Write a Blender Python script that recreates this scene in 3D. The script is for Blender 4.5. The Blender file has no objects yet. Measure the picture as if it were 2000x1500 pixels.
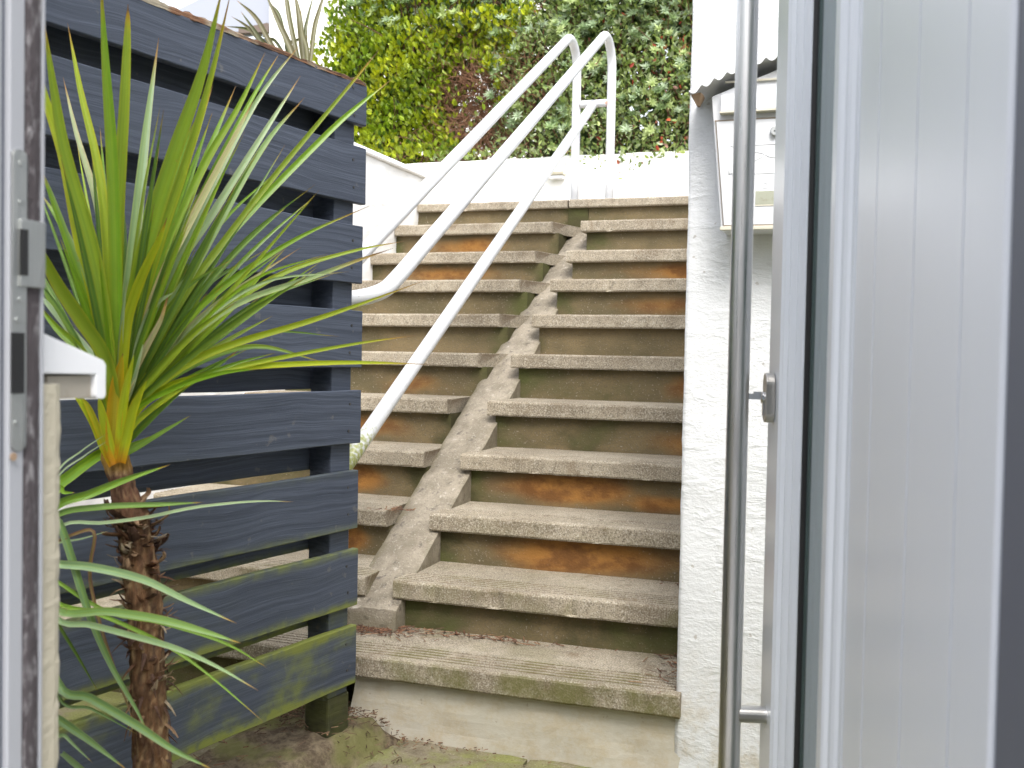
import bpy, math, random
from mathutils import Vector, Matrix, noise as mn
random.seed(7)
S = bpy.context.scene
COL = S.collection
R = math.radians

# ------------------------------------------------------------------ camera
EYE = 1.07
up = Vector((.0183, 1, .0295)).normalized()
yv = Vector((.337, 0, -1.)); yv = (yv - up*(yv@up)).normalized()
xv = yv.cross(up)
ROT = Matrix((xv, yv, up))                    # world = ROT @ camera
CAM = Vector((0, 0, EYE))
cd = bpy.data.cameras.new('camera'); cam = bpy.data.objects.new('camera', cd); COL.objects.link(cam)
cam.matrix_world = Matrix.Translation(CAM) @ ROT.to_4x4()
cd.sensor_width = 36; cd.lens = 36; cd.clip_start = .02; cd.clip_end = 400
cd.dof.use_dof = True; cd.dof.focus_distance = 2.7; cd.dof.aperture_fstop = 8
S.camera = cam
def ray(px, py): return ROT @ Vector(((px-1000)/2000, (750-py)/2000, -1))
def dep(px, py, D): return CAM + ray(px, py)*D
def atY(px, py, Y): d = ray(px, py); return CAM + d*(Y/d.y)
def atX(px, py, X): d = ray(px, py); return CAM + d*(X/d.x)

# ------------------------------------------------------------------ world, sun
SUN_EL, SUN_AZ = R(52), R(155)               # azimuth of the sun, clockwise from +Y (behind the house)
w = bpy.data.worlds.new("World"); S.world = w; w.use_nodes = True
nt = w.node_tree; bg = nt.nodes['Background']
sky = nt.nodes.new('ShaderNodeTexSky'); sky.sky_type = 'NISHITA'; sky.sun_disc = False
sky.sun_elevation = SUN_EL; sky.sun_rotation = SUN_AZ; sky.dust_density = 3; sky.air_density = 1
hs = nt.nodes.new('ShaderNodeHueSaturation'); hs.inputs['Saturation'].default_value = .28
hs.inputs['Value'].default_value = 1.25
nt.links.new(sky.outputs[0], hs.inputs['Color']); nt.links.new(hs.outputs[0], bg.inputs[0])
bg.inputs[1].default_value = .15
sd = bpy.data.lights.new('sun', 'SUN'); sd.energy = 1.1; sd.angle = R(28); sd.color = (1, .965, .91)
so = bpy.data.objects.new('sun', sd); COL.objects.link(so)
sdir = Vector((math.sin(SUN_AZ)*math.cos(SUN_EL), math.cos(SUN_AZ)*math.cos(SUN_EL), math.sin(SUN_EL)))
so.rotation_euler = sdir.to_track_quat('Z', 'Y').to_euler(); so.location = (0, -3, 8)
S.view_settings.view_transform = 'Standard'; S.view_settings.look = 'None'
S.view_settings.exposure = 1.25; S.view_settings.gamma = 1
S.render.engine = 'CYCLES'

# ------------------------------------------------------------------ material helpers
class Mat:
    def __init__(s, name, color=(.5, .5, .5), rough=.7, metal=0, spec=.5):
        s.m = bpy.data.materials.new(name); s.m.use_nodes = True
        s.nt = s.m.node_tree; s.b = s.nt.nodes['Principled BSDF']
        s.set('Base Color', (*color, 1)); s.set('Roughness', rough); s.set('Metallic', metal)
        s.set('Specular IOR Level', spec)
    def set(s, k, v):
        if isinstance(v, bpy.types.NodeSocket): s.nt.links.new(v, s.b.inputs[k])
        else: s.b.inputs[k].default_value = v
    def link(s, a, sock):
        if isinstance(a, bpy.types.NodeSocket): s.nt.links.new(a, sock)
        elif isinstance(a, (tuple, list)):
            sock.default_value = (*a, 1) if len(a) == 3 and sock.type == 'RGBA' else a
        else: sock.default_value = a
    def pos(s, scale=(1, 1, 1), obj=False):
        if obj: n = s.nt.nodes.new('ShaderNodeTexCoord').outputs['Object']
        else: n = s.nt.nodes.new('ShaderNodeNewGeometry').outputs['Position']
        mp = s.nt.nodes.new('ShaderNodeMapping'); mp.inputs['Scale'].default_value = scale
        s.nt.links.new(n, mp.inputs[0]); return mp.outputs[0]
    def vadd(s, a, b, k=1.0):
        n = s.nt.nodes.new('ShaderNodeVectorMath'); n.operation = 'MULTIPLY_ADD'
        s.nt.links.new(b, n.inputs[0]); n.inputs[1].default_value = (k, k, k) if not isinstance(k, tuple) else k
        s.nt.links.new(a, n.inputs[2]); return n.outputs[0]
    def noise(s, scale, vec=None, detail=4, rough=.55, color=False, dist=0):
        n = s.nt.nodes.new('ShaderNodeTexNoise'); n.inputs['Scale'].default_value = scale
        n.inputs['Detail'].default_value = detail; n.inputs['Roughness'].default_value = rough
        n.inputs['Distortion'].default_value = dist
        s.nt.links.new(vec if vec else s.pos(), n.inputs['Vector'])
        return n.outputs['Color'] if color else n.outputs[0]
    def voro(s, scale, vec=None, feature='F1', out=0):
        n = s.nt.nodes.new('ShaderNodeTexVoronoi'); n.inputs['Scale'].default_value = scale; n.feature = feature
        s.nt.links.new(vec if vec else s.pos(), n.inputs['Vector']); return n.outputs[out]
    def ramp(s, f, a, b, va=0., vb=1.):
        n = s.nt.nodes.new('ShaderNodeMapRange'); n.interpolation_type = 'SMOOTHSTEP'
        s.link(f, n.inputs[0])
        for i, v in enumerate((a, b, va, vb)): n.inputs[i+1].default_value = v
        return n.outputs[0]
    def math(s, op, a, b=0.):
        n = s.nt.nodes.new('ShaderNodeMath'); n.operation = op; s.link(a, n.inputs[0]); s.link(b, n.inputs[1]); return n.outputs[0]
    def mix(s, f, a, b, mode='MIX'):
        n = s.nt.nodes.new('ShaderNodeMix'); n.data_type = 'RGBA'; n.blend_type = mode
        s.link(f, n.inputs[0]); s.link(a, n.inputs[6]); s.link(b, n.inputs[7]); return n.outputs[2]
    def attr(s, name, out='Fac'):
        n = s.nt.nodes.new('ShaderNodeAttribute'); n.attribute_name = name; return n.outputs[out]
    def sep(s, vec, i):
        n = s.nt.nodes.new('ShaderNodeSeparateXYZ'); s.nt.links.new(vec, n.inputs[0]); return n.outputs[i]
    def bump(s, h, dist=.002, strength=1., prev=None):
        n = s.nt.nodes.new('ShaderNodeBump'); n.inputs['Distance'].default_value = dist
        n.inputs['Strength'].default_value = strength; s.nt.links.new(h, n.inputs['Height'])
        if prev: s.nt.links.new(prev, n.inputs['Normal'])
        s.set('Normal', n.outputs[0]); return n.outputs[0]

def m_concrete():
    m = Mat('cast_concrete', rough=.9, spec=.25)
    big = m.noise(3.2, detail=5); fine = m.noise(230, detail=2); med = m.noise(38, detail=5, rough=.7)
    c = m.mix(m.ramp(big, .38, .66), (.37, .32, .24), (.26, .22, .16))
    c = m.mix(m.ramp(med, .42, .7), c, m.mix(.5, c, (.13, .11, .08)))
    c = m.mix(m.ramp(fine, .52, .68, 0, .7), c, (.55, .51, .44)); c = m.mix(m.ramp(fine, .46, .33, 0, .8), c, (.12, .10, .075))
    # algae and brown dirt on the lowest steps
    z = m.sep(m.pos(), 2)
    g = m.math('MULTIPLY', m.ramp(z, .65, .12), m.ramp(m.noise(7, detail=5), .44, .66))
    nz = m.sep(m.nt.nodes.new('ShaderNodeNewGeometry').outputs['Normal'], 2)
    g = m.math('MULTIPLY', g, m.ramp(nz, .95, .3, .35, 1.))
    c = m.mix(m.math('MULTIPLY', g, .85), c, (.125, .12, .035))
    d = m.math('MULTIPLY', m.ramp(m.noise(11, detail=6, rough=.7), .55, .72), .5)
    c = m.mix(d, c, (.14, .09, .045))
    w = m.attr('wear_shade'); c = m.mix(m.math('MULTIPLY', w, .8), c, (.10, .065, .035))  # darkens worn edges and paints shade into the grooves
    m.set('Base Color', c)
    h = m.math('ADD', m.math('MULTIPLY', fine, .6), m.math('MULTIPLY', med, 1.))
    m.bump(h, .002, .8); return m.m
def m_riser():
    m = Mat('stained_riser_concrete', rough=.93, spec=.2)
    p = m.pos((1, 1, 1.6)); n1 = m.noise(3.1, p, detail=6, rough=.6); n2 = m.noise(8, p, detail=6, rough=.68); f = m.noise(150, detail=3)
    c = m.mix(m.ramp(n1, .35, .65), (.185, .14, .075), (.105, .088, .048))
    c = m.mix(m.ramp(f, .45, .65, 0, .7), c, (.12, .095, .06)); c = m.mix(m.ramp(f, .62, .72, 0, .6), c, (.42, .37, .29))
    r = m.attr('rust'); r2 = m.ramp(m.math('ADD', r, m.math('MULTIPLY', m.math('SUBTRACT', n2, .5), .9)), .25, .95)
    c = m.mix(m.math('MULTIPLY', r2, .85), c, m.mix(m.ramp(n2, .4, .62), (.33, .15, .035), (.16, .065, .018)))
    a = m.attr('algae'); a2 = m.ramp(m.math('ADD', a, m.math('MULTIPLY', m.math('SUBTRACT', n2, .5), 1.3)), .3, 1.)
    c = m.mix(m.math('MULTIPLY', a2, .85), c, m.mix(m.ramp(n1, .4, .6), (.045, .045, .018), (.075, .085, .025)))
    m.set('Base Color', c); m.bump(m.math('ADD', f, n2), .003, .7); return m.m
def m_ramp():
    m = Mat('rough_mortar', rough=.95, spec=.2)
    n1 = m.noise(9, detail=8, rough=.7); v = m.noise(26, m.vadd(m.pos(), m.noise(6, color=True), .1), detail=6, rough=.62); f = m.noise(170, detail=3)
    c = m.mix(m.ramp(n1, .35, .65), (.32, .28, .22), (.205, .178, .135))
    c = m.mix(m.ramp(v, .57, .68, 0, .75), c, (.10, .085, .075)); c = m.mix(m.ramp(v, .40, .30, 0, .6), c, (.50, .46, .40))
    c = m.mix(m.ramp(f, .6, .7, 0, .6), c, (.5, .46, .4)); c = m.mix(m.ramp(f, .42, .32, 0, .5), c, (.14, .115, .09))
    w = m.attr('wear_shade'); c = m.mix(m.math('MULTIPLY', m.ramp(m.math('ADD', w, m.math('MULTIPLY', m.math('SUBTRACT', n1, .5), 1.)), .4, .9), .55), c, (.16, .14, .085))
    m.set('Base Color', c); m.bump(m.math('ADD', n1, m.math('MULTIPLY', f, .5)), .006, .8); return m.m
def m_stucco(name='white_painted_render', base=(.70, .71, .72), dirt=True, bump=.004):
    m = Mat(name, rough=.75, spec=.35)
    t = m.noise(9, m.pos((1, 1, 2.6)), detail=6, rough=.6, dist=.5); g = m.noise(60, m.pos((1, 1, 1.6)), detail=5, rough=.65)
    c = m.mix(m.ramp(m.noise(2.5, detail=5), .4, .7, 0, .6), base, tuple(v*.9 for v in base))
    if dirt:
        z = m.sep(m.pos(), 2)
        d = m.math('MULTIPLY', m.ramp(z, .42, .0), m.ramp(m.noise(16, detail=6, rough=.75), .38, .68))
        c = m.mix(m.math('MULTIPLY', d, .8), c, (.42, .35, .24))
        sp = m.math('MULTIPLY', m.ramp(m.noise(45, detail=2), .70, .74), .5); c = m.mix(sp, c, (.3, .25, .2))
    m.set('Base Color', c)
    h = m.math('ADD', m.ramp(t, .48, .75, 0, .6), m.math('MULTIPLY', g, .9))
    m.bump(h, bump*.8, .9); return m.m
def m_wood(name, a, b, worn, alg=1.):
    m = Mat(name, rough=.62, spec=.35)
    p = m.pos((1, 1, 1), obj=True)
    wob = m.noise(2.6, p, detail=2, color=True)
    q = m.vadd(p, wob, (0, 0, .055))
    mp = m.nt.nodes.new('ShaderNodeMapping'); mp.inputs['Scale'].default_value = (1.1, 14, 60); m.nt.links.new(q, mp.inputs[0])
    gr = m.noise(2.1, mp.outputs[0], detail=7, rough=.62)
    mp2 = m.nt.nodes.new('ShaderNodeMapping'); mp2.inputs['Scale'].default_value = (4, 30, 190); m.nt.links.new(q, mp2.inputs[0])
    gf = m.noise(2.2, mp2.outputs[0], detail=4, rough=.6)
    c = m.mix(m.ramp(gr, .35, .68), a, b); c = m.mix(m.ramp(gf, .58, .72, 0, .4), c, tuple(v*1.5 for v in b))
    c = m.mix(m.ramp(gr, .36, .28, 0, .7), c, tuple(v*.45 for v in a))
    kn = m.voro(2.3, m.vadd(m.pos((1, 3, 2.2), obj=True), m.noise(9, p, color=True), .05))
    kr = m.math('MULTIPLY', m.ramp(kn, .13, .03), 1.)
    c = m.mix(m.math('MULTIPLY', kr, .85), c, tuple(v*.4 for v in a))
    c = m.mix(m.ramp(m.noise(24, p, detail=4), .66, .72, 0, .35), c, worn)
    # green algae, towards the ground and along the edges ('edge' is stored in the mesh)
    z = m.sep(p, 2); e = m.attr('edge')
    n = m.noise(3.2, m.pos((1, 1, 1.9), obj=True), detail=6, rough=.65)
    low = m.ramp(z, .62, .18)
    f = m.math('ADD', m.math('MULTIPLY', m.ramp(n, .40, .66), m.math('MULTIPLY', low, .8)), m.math('MULTIPLY', e, m.ramp(z, 1.0, .3)))
    f = m.ramp(m.math('MULTIPLY', f, m.ramp(m.noise(30, p, detail=5), .15, .7, .3, 1.)), .0, 1.0)
    c = m.mix(m.math('MULTIPLY', f, .8*alg), c, (.17, .19, .022))
    m.set('Base Color', c)
    m.bump(m.math('ADD', gr, m.math('ADD', m.math('MULTIPLY', gf, .6), m.math('MULTIPLY', kr, .8))), .0013, .9); return m.m
def m_brown_wood():
    m = Mat('split_weathered_wood', rough=.9, spec=.2); p = m.pos((3, 60, 90), obj=True)
    n = m.noise(1.2, p, detail=6, rough=.7); k = m.noise(7, m.pos(obj=True), detail=5)
    c = m.mix(m.ramp(n, .38, .62), (.20, .105, .06), (.05, .028, .018)); c = m.mix(m.ramp(k, .48, .60), c, (.27, .24, .18))
    m.set('Base Color', c); m.bump(n, .008); return m.m
def m_metal(name, col, rough, brushed=True):
    m = Mat(name, col, rough, 1)
    if brushed:
        n = m.noise(6, m.pos((60, 60, 1.2)), detail=4); m.set('Roughness', m.ramp(n, .3, .7, rough*.8, rough*1.35)); m.bump(n, .0003, .5)
    return m.m
def m_paint(name, col, rough=.3, spec=.5, bump=0., dirt=0.):
    m = Mat(name, col, rough, 0, spec)
    if dirt:
        n = m.noise(14, detail=6, rough=.7); m.set('Base Color', m.mix(m.ramp(n, .55, .75, 0, dirt), col, tuple(v*.55*q for v, q in zip(col, (1, .9, .75)))))
    if bump: m.bump(m.noise(22, detail=5), bump, .7)
    return m.m
def m_rail():
    m = Mat('white_gloss_enamel', rough=.28, spec=.5)
    r = m.attr('rust'); n = m.noise(70, detail=5)
    chip = m.ramp(m.noise(55, m.pos(), detail=3), .735, .76, 0, .6)
    c = m.mix(m.ramp(m.noise(5, detail=5), .45, .7, 0, .5), (.66, .67, .69), (.56, .57, .58)); c = m.mix(chip, c, (.25, .2, .15))
    c = m.mix(m.ramp(m.noise(17, m.pos((1, 1, 1)), detail=7, rough=.75), .56, .72, 0, .4), c, (.42, .39, .33))
    g = m.attr('moss')
    c = m.mix(m.ramp(m.math('ADD', r, m.math('MULTIPLY', m.math('SUBTRACT', n, .5), 1.2)), .35, .7), c, (.50, .17, .05))
    c = m.mix(m.ramp(m.math('ADD', g, m.math('MULTIPLY', m.math('SUBTRACT', n, .5), 1.2)), .4, .8), c, (.30, .32, .10))
    m.set('Base Color', c); m.bump(m.noise(30, detail=4), .0012, .6); return m.m
def m_leaf(name, rough=.42, transl=.28, stripe=True):
    m = Mat(name, rough=rough, spec=.45)
    c = m.attr('col', 'Color')
    if stripe:
        a = m.attr('across'); nn = m.noise(26, m.nt.nodes.new('ShaderNodeCombineXYZ').outputs[0])
        cx = m.nt.nodes.new('ShaderNodeCombineXYZ'); m.link(a, cx.inputs[0]); m.link(m.attr('seed'), cx.inputs[1]); m.link(m.math('MULTIPLY', m.attr('along'), .15), cx.inputs[2])
        n = m.noise(7, cx.outputs[0], detail=3); c = m.mix(m.ramp(n, .35, .7, 0, .45), c, m.mix(1., c, (.62, .68, .5), 'MULTIPLY'))
        sp = m.ramp(m.noise(160, detail=2), .70, .75, 0, .5); c = m.mix(sp, c, (.35, .22, .03))
        m.bump(n, .0006, .6)
    m.set('Base Color', c)
    t = m.nt.nodes.new('ShaderNodeBsdfTranslucent'); m.link(m.mix(1., c, (1.15, 1.15, .6), 'MULTIPLY'), t.inputs[0])
    ms = m.nt.nodes.new('ShaderNodeMixShader'); ms.inputs[0].default_value = transl
    m.nt.links.new(m.b.outputs[0], ms.inputs[1]); m.nt.links.new(t.outputs[0], ms.inputs[2])
    m.nt.links.new(ms.outputs[0], m.nt.nodes['Material Output'].inputs[0]); return m.m
def m_vcol(name, rough=.9, bump=.004, sc=90):
    m = Mat(name, rough=rough, spec=.2); c = m.attr('col', 'Color'); n = m.noise(sc, m.pos((1, 1, .35)), detail=5, rough=.7)
    m.set('Base Color', m.mix(m.ramp(n, .35, .68, 0, .8), c, m.mix(1., c, (.35, .3, .28), 'MULTIPLY'))); m.bump(n, bump); return m.m
def m_paving():
    m = Mat('mossy_paving', rough=.93, spec=.2)
    n1 = m.noise(4.2, detail=7, rough=.65); n2 = m.noise(16, detail=6, rough=.7); f = m.noise(190, detail=3)
    c = m.mix(m.ramp(n2, .35, .65), (.25, .215, .15), (.17, .14, .095))
    c = m.mix(m.ramp(n1, .38, .56, 0, .9), c, (.21, .22, .07)); c = m.mix(m.ramp(n2, .58, .72, 0, .6), c, (.075, .055, .035))
    c = m.mix(m.ramp(f, .58, .7, 0, .5), c, (.38, .35, .27)); c = m.mix(m.ramp(f, .42, .32, 0, .5), c, (.07, .06, .035))
    m.set('Base Color', c); m.bump(m.math('ADD', n2, m.math('MULTIPLY', f, .5)), .004, .8); return m.m

MT = {}
def mat(k):
    return MT[k]
MT['concrete'] = m_concrete(); MT['riser'] = m_riser(); MT['mortar'] = m_ramp()
MT['stucco'] = m_stucco(); MT['stucco_far'] = m_stucco('white_boundary_render', (.86, .86, .85), False, .003)
MT['cream'] = m_stucco('cream_roughcast', (.50, .46, .36), False, .003)
MT['plinth'] = m_stucco('dirty_white_plinth', (.49, .46, .385), True, .0012)
MT['wood'] = m_wood('blue_black_stained_wood', (.038, .047, .068), (.064, .077, .107), (.16, .15, .13))
MT['wood_dark'] = m_wood('rotten_dark_wood', (.010, .010, .008), (.026, .024, .018), (.12, .08, .05), .25)
MT['nailm'] = m_paint('dark_nail_head', (.03, .028, .028), .5)
MT['brown'] = m_brown_wood()
MT['steel'] = m_metal('brushed_steel', (.70, .69, .67), .33); MT['satin'] = m_metal('satin_nickel', (.50, .48, .45), .34)
MT['steel_plain'] = m_metal('plain_steel', (.5, .49, .47), .3, False)
MT['chrome'] = m_metal('chrome', (.8, .8, .82), .12, False); MT['zinc'] = m_metal('zinc_plate', (.52, .53, .52), .45)
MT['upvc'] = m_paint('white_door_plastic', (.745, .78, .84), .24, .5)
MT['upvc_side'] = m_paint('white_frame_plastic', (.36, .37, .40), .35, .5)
MT['sill'] = m_paint('white_sill_plastic', (.80, .81, .84), .3, .5)
MT['sill_under'] = m_paint('dirty_sill_board', (.36, .33, .28), .7, .3, .001, .9)
MT['gasket'] = m_paint('black_rubber', (.012, .012, .013), .5)
MT['shade'] = m_paint('shaded_stile_and_seal', (.13, .14, .175), .5)  # hinge stile's shade put into the colour; the jamb seal shares it
MT['box'] = m_paint('white_letterbox_enamel', (.66, .67, .69), .4, .5, .0004, .25)
MT['box_rim'] = m_paint('yellowed_enamel', (.60, .57, .47), .5, .4, .0006, .5)
MT['seamm'] = m_paint('grimy_seam', (.30, .25, .20), .7, .3, 0, .8)
MT['rustm'] = m_paint('rusted_enamel', (.30, .21, .14), .8, .3, .002, .8)
MT['card'] = m_paint('faded_name_card', (.36, .37, .29), .5, .5, 0, .8)
MT['rail'] = m_rail(); MT['leaf'] = m_leaf('strap_leaf', .38, .22); MT['hleaf'] = m_leaf('hedge_leaf', .4, .25, False)
MT['trunk'] = m_vcol('fibrous_trunk'); MT['twig'] = m_paint('dry_twig', (.13, .07, .045), .9, .2)
MT['paving'] = m_paving()
g = Mat('teal_reflection_glass', (.16, .23, .225), .08, 0, .6); g.set('Transmission Weight', .25); MT['glass'] = g.m  # teal of the reflection is put into the base colour
g = Mat('window_glass', (.9, .95, .95), .02, 0, .5); g.set('Transmission Weight', 1.); g.set('IOR', 1.05); MT['clear'] = g.m
br = Mat('brush_pile', (.07, .06, .065), .95); br.set('Base Color', br.mix(br.ramp(br.noise(140, br.pos((1, 1, .4)), detail=5), .5, .75), (.065, .055, .06), (.26, .25, .26))); br.bump(br.noise(400, br.pos((1, 1, .25))), .004); MT['brush'] = br.m
MT['shaded_wall_grey'] = m_paint('shaded_white_wall_grey', (.34, .36, .43), .6, .3); MT['brick'] = m_paint('brown_brick', (.16, .125, .11), .9, .2, .003, .6)
MT['interior'] = m_paint('floor_and_blocker_grey', (.36, .36, .37), .8)
MT['roof'] = m_paint('roof_felt', (.15, .15, .15), .9)

# ------------------------------------------------------------------ object helpers
def empty(name, loc=(0, 0, 0), rz=0, label=None, cat=None, group=None):
    o = bpy.data.objects.new(name, None); COL.objects.link(o); o.location = loc; o.rotation_euler = (0, 0, rz)
    o.empty_display_size = .05
    if label: tag(o, label, cat, group)
    return o
def tag(o, label=None, cat=None, group=None, kind=None):
    if label: o['label'] = label
    if cat: o['category'] = cat
    if group: o['group'] = group
    if kind: o['kind'] = kind
    return o
def WM(o):
    m = Matrix.LocRotScale(o.location, o.rotation_euler, None)
    return (WM(o.parent) @ m) if o.parent else m
def obj(name, V, F, m, parent=None, smooth=False, attrs=None, bevel=0, local=False, segs=2):
    """V in world coordinates (or in the parent's frame when local)"""
    if parent and not local:
        inv = WM(parent).inverted(); V = [inv @ Vector(v) for v in V]
    base = Vector((0, 0, 0))
    if not parent:                                    # origin at the base of the thing
        V = [Vector(v) for v in V]; n = len(V)
        base = Vector((sum(v.x for v in V)/n, sum(v.y for v in V)/n, min(v.z for v in V))); V = [v-base for v in V]
    me = bpy.data.meshes.new(name); me.from_pydata([tuple(v) for v in V], [], F)
    ml = m if isinstance(m, list) else [m]
    for q in ml: me.materials.append(mat(q) if isinstance(q, str) else q)
    if smooth: me.shade_smooth()
    for k, vals in (attrs or {}).items():
        if k == 'mi': me.polygons.foreach_set('material_index', vals); continue
        if isinstance(vals[0], (tuple, list)):
            a = me.attributes.new(k, 'FLOAT_COLOR', 'POINT'); a.data.foreach_set('color', [c for v in vals for c in (*v[:3], 1)])
        else:
            a = me.attributes.new(k, 'FLOAT', 'POINT'); a.data.foreach_set('value', vals)
    me.validate(); me.update()
    o = bpy.data.objects.new(name, me); COL.objects.link(o); o.location = base
    if parent: o.parent = parent
    if bevel:
        b = o.modifiers.new('bevel', 'BEVEL'); b.width = bevel; b.segments = segs; b.limit_method = 'ANGLE'; b.angle_limit = R(35)
    return o
class B:
    def __init__(s): s.V = []; s.F = []; s.A = {}
    def add(s, V, F, **at):
        o = len(s.V); s.V += [Vector(v) for v in V]; s.F += [tuple(i+o for i in f) for f in F]
        for k, v in at.items():
            s.A.setdefault(k, []); s.A[k] += list(v) if isinstance(v, list) else [v]*len(V)
    def box(s, a, b, **at):
        x0, y0, z0 = a; x1, y1, z1 = b
        V = [(x0, y0, z0), (x1, y0, z0), (x1, y1, z0), (x0, y1, z0), (x0, y0, z1), (x1, y0, z1), (x1, y1, z1), (x0, y1, z1)]
        s.add(V, [(0, 3, 2, 1), (4, 5, 6, 7), (0, 1, 5, 4), (1, 2, 6, 5), (2, 3, 7, 6), (3, 0, 4, 7)], **at)
    def prism(s, pts, d):
        """closed polygon pts (3D), extruded by vector d"""
        n = len(pts); d = Vector(d); P = [Vector(p) for p in pts]
        s.add(P+[p+d for p in P], [tuple(range(n))[::-1], tuple(range(n, 2*n))]+[(i, (i+1) % n, n+(i+1) % n, n+i) for i in range(n)])
    def tube(s, pts, rad, n=16, cap=True, **at):
        P = [Vector(p) for p in pts]; rs = rad if isinstance(rad, list) else [rad]*len(P)
        V = []; t0 = (P[1]-P[0]).normalized(); nrm = t0.orthogonal().normalized()
        for i, p in enumerate(P):
            t = (P[min(i+1, len(P)-1)]-P[max(i-1, 0)]).normalized()
            nrm = (nrm - t*(nrm@t)).normalized(); bi = t.cross(nrm)
            for k in range(n):
                a = 2*math.pi*k/n; V.append(p+(nrm*math.cos(a)+bi*math.sin(a))*rs[i])
        F = [(i*n+k, i*n+(k+1) % n, (i+1)*n+(k+1) % n, (i+1)*n+k) for i in range(len(P)-1) for k in range(n)]
        if cap: F += [tuple(range(n))[::-1], tuple(range((len(P)-1)*n, len(P)*n))]
        s.add(V, F, **{k: ([v for q in vv for v in [q]*n] if isinstance(vv, list) else vv) for k, vv in at.items()})
    def build(s, name, m, parent=None, **k):
        return obj(name, s.V, s.F, m, parent, attrs={**s.A, **k.pop('attrs', {})}, **k)
def spline(pts, n):
    """Catmull-Rom through the points, n samples"""
    P = [Vector(p) for p in pts]; P = [P[0]*2-P[1]]+P+[P[-1]*2-P[-2]]; out = []
    m = len(P)-3
    for i in range(n):
        u = i/(n-1)*m; k = min(int(u), m-1); t = u-k; a, b, c, d = P[k:k+4]
        out.append(.5*((2*b)+(c-a)*t+(2*a-5*b+4*c-d)*t*t+(3*b-a-3*c+d)*t**3))
    return out
def fbm(x, y, z=0., o=4): return mn.fractal(Vector((x, y, z)), 1., 2., o)

# ================================================================== THE SETTING
# ground: one sheet far out, and the paving slabs laid on it
gb = B(); N = 8
gb.add([(-150, -150, -.03), (150, -150, -.03), (150, 150, -.03), (-150, 150, -.03)], [(0, 1, 2, 3)])
tag(gb.build('ground', 'paving'), kind='structure')
pv = B()
def slab(x0, y0, x1, y1, dz=0.):
    nx, ny = 14, 14; V = []; e = .004
    for j in range(ny+1):
        for i in range(nx+1):
            x = x0+e+(x1-x0-2*e)*i/nx; y = y0+e+(y1-y0-2*e)*j/ny; V.append((x, y, dz+.003*fbm(x*5, y*5)-(.004 if i in (0, nx) or j in (0, ny) else 0)))
    F = [(j*(nx+1)+i, j*(nx+1)+i+1, (j+1)*(nx+1)+i+1, (j+1)*(nx+1)+i) for j in range(ny) for i in range(nx)]
    rim = [i for i in range(nx+1)]+[j*(nx+1)+nx for j in range(1, ny+1)]+[ny*(nx+1)+i for i in range(nx-1, -1, -1)]+[j*(nx+1) for j in range(ny-1, 0, -1)]
    o = len(V); V += [(V[r][0], V[r][1], -.04) for r in rim]
    F += [(rim[k], o+k, o+(k+1) % len(rim), rim[(k+1) % len(rim)]) for k in range(len(rim))]
    pv.add(V, F)
for (x0, x1) in ((-2.44, -1.86), (-1.86, -1.20), (-1.20, -.60), (-.60, .0), (0, .6), (.6, 1.2)):
    for (y0, y1) in ((.74, 1.32), (1.32, 1.92), (1.92, 2.525)): slab(x0, y0, x1, y1)
for (x0, x1) in ((-2.44, -1.5), (-1.5, -.8), (-.8, -.3), (-.3, .4), (.4, 1.2)): slab(x0, 2.525, x1, 2.80, -.004)
tag(pv.build('paving', 'paving'), kind='structure')

def soil_h(x, y):      # soil banked up along the foot of the fence
    d = (x+1.255)*.982-(y-2.425)*.186
    a = max(0., min(1., (2.60-y)/.10))*(.30+.70*max(0., min(1., (y-1.7)/.6)))
    return 0.09*a*(math.exp(-(max(0, d-.005)/.048)**2) if d > 0 else 1.)+.010*fbm(x*14, y*14)*a
V = []; nx, ny = 60, 110
for j in range(ny+1):
    y = 1.0+1.64*j/ny; xc = -1.255+(y-2.425)*.186/.982
    for i in range(nx+1): x = xc-.22+.385*i/nx; V.append((x, y, soil_h(x, y)-.019+.004*fbm(x*40, y*40)))
F = [(j*(nx+1)+i, j*(nx+1)+i+1, (j+1)*(nx+1)+i+1, (j+1)*(nx+1)+i) for j in range(ny) for i in range(nx)]
sm = Mat('damp_soil_and_moss', rough=.95, spec=.15); n_ = sm.noise(22, detail=7, rough=.75); n2_ = sm.noise(6, detail=5)
sm.set('Base Color', sm.mix(sm.ramp(n2_, .45, .62, 0, .75), sm.mix(sm.ramp(n_, .38, .66), (.08, .058, .04), (.22, .175, .115)), (.17, .17, .06))); sm.bump(n_, .01); MT['soil'] = sm.m
tag(obj('soil', V, F, 'soil', None, smooth=True), kind='structure')

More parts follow.
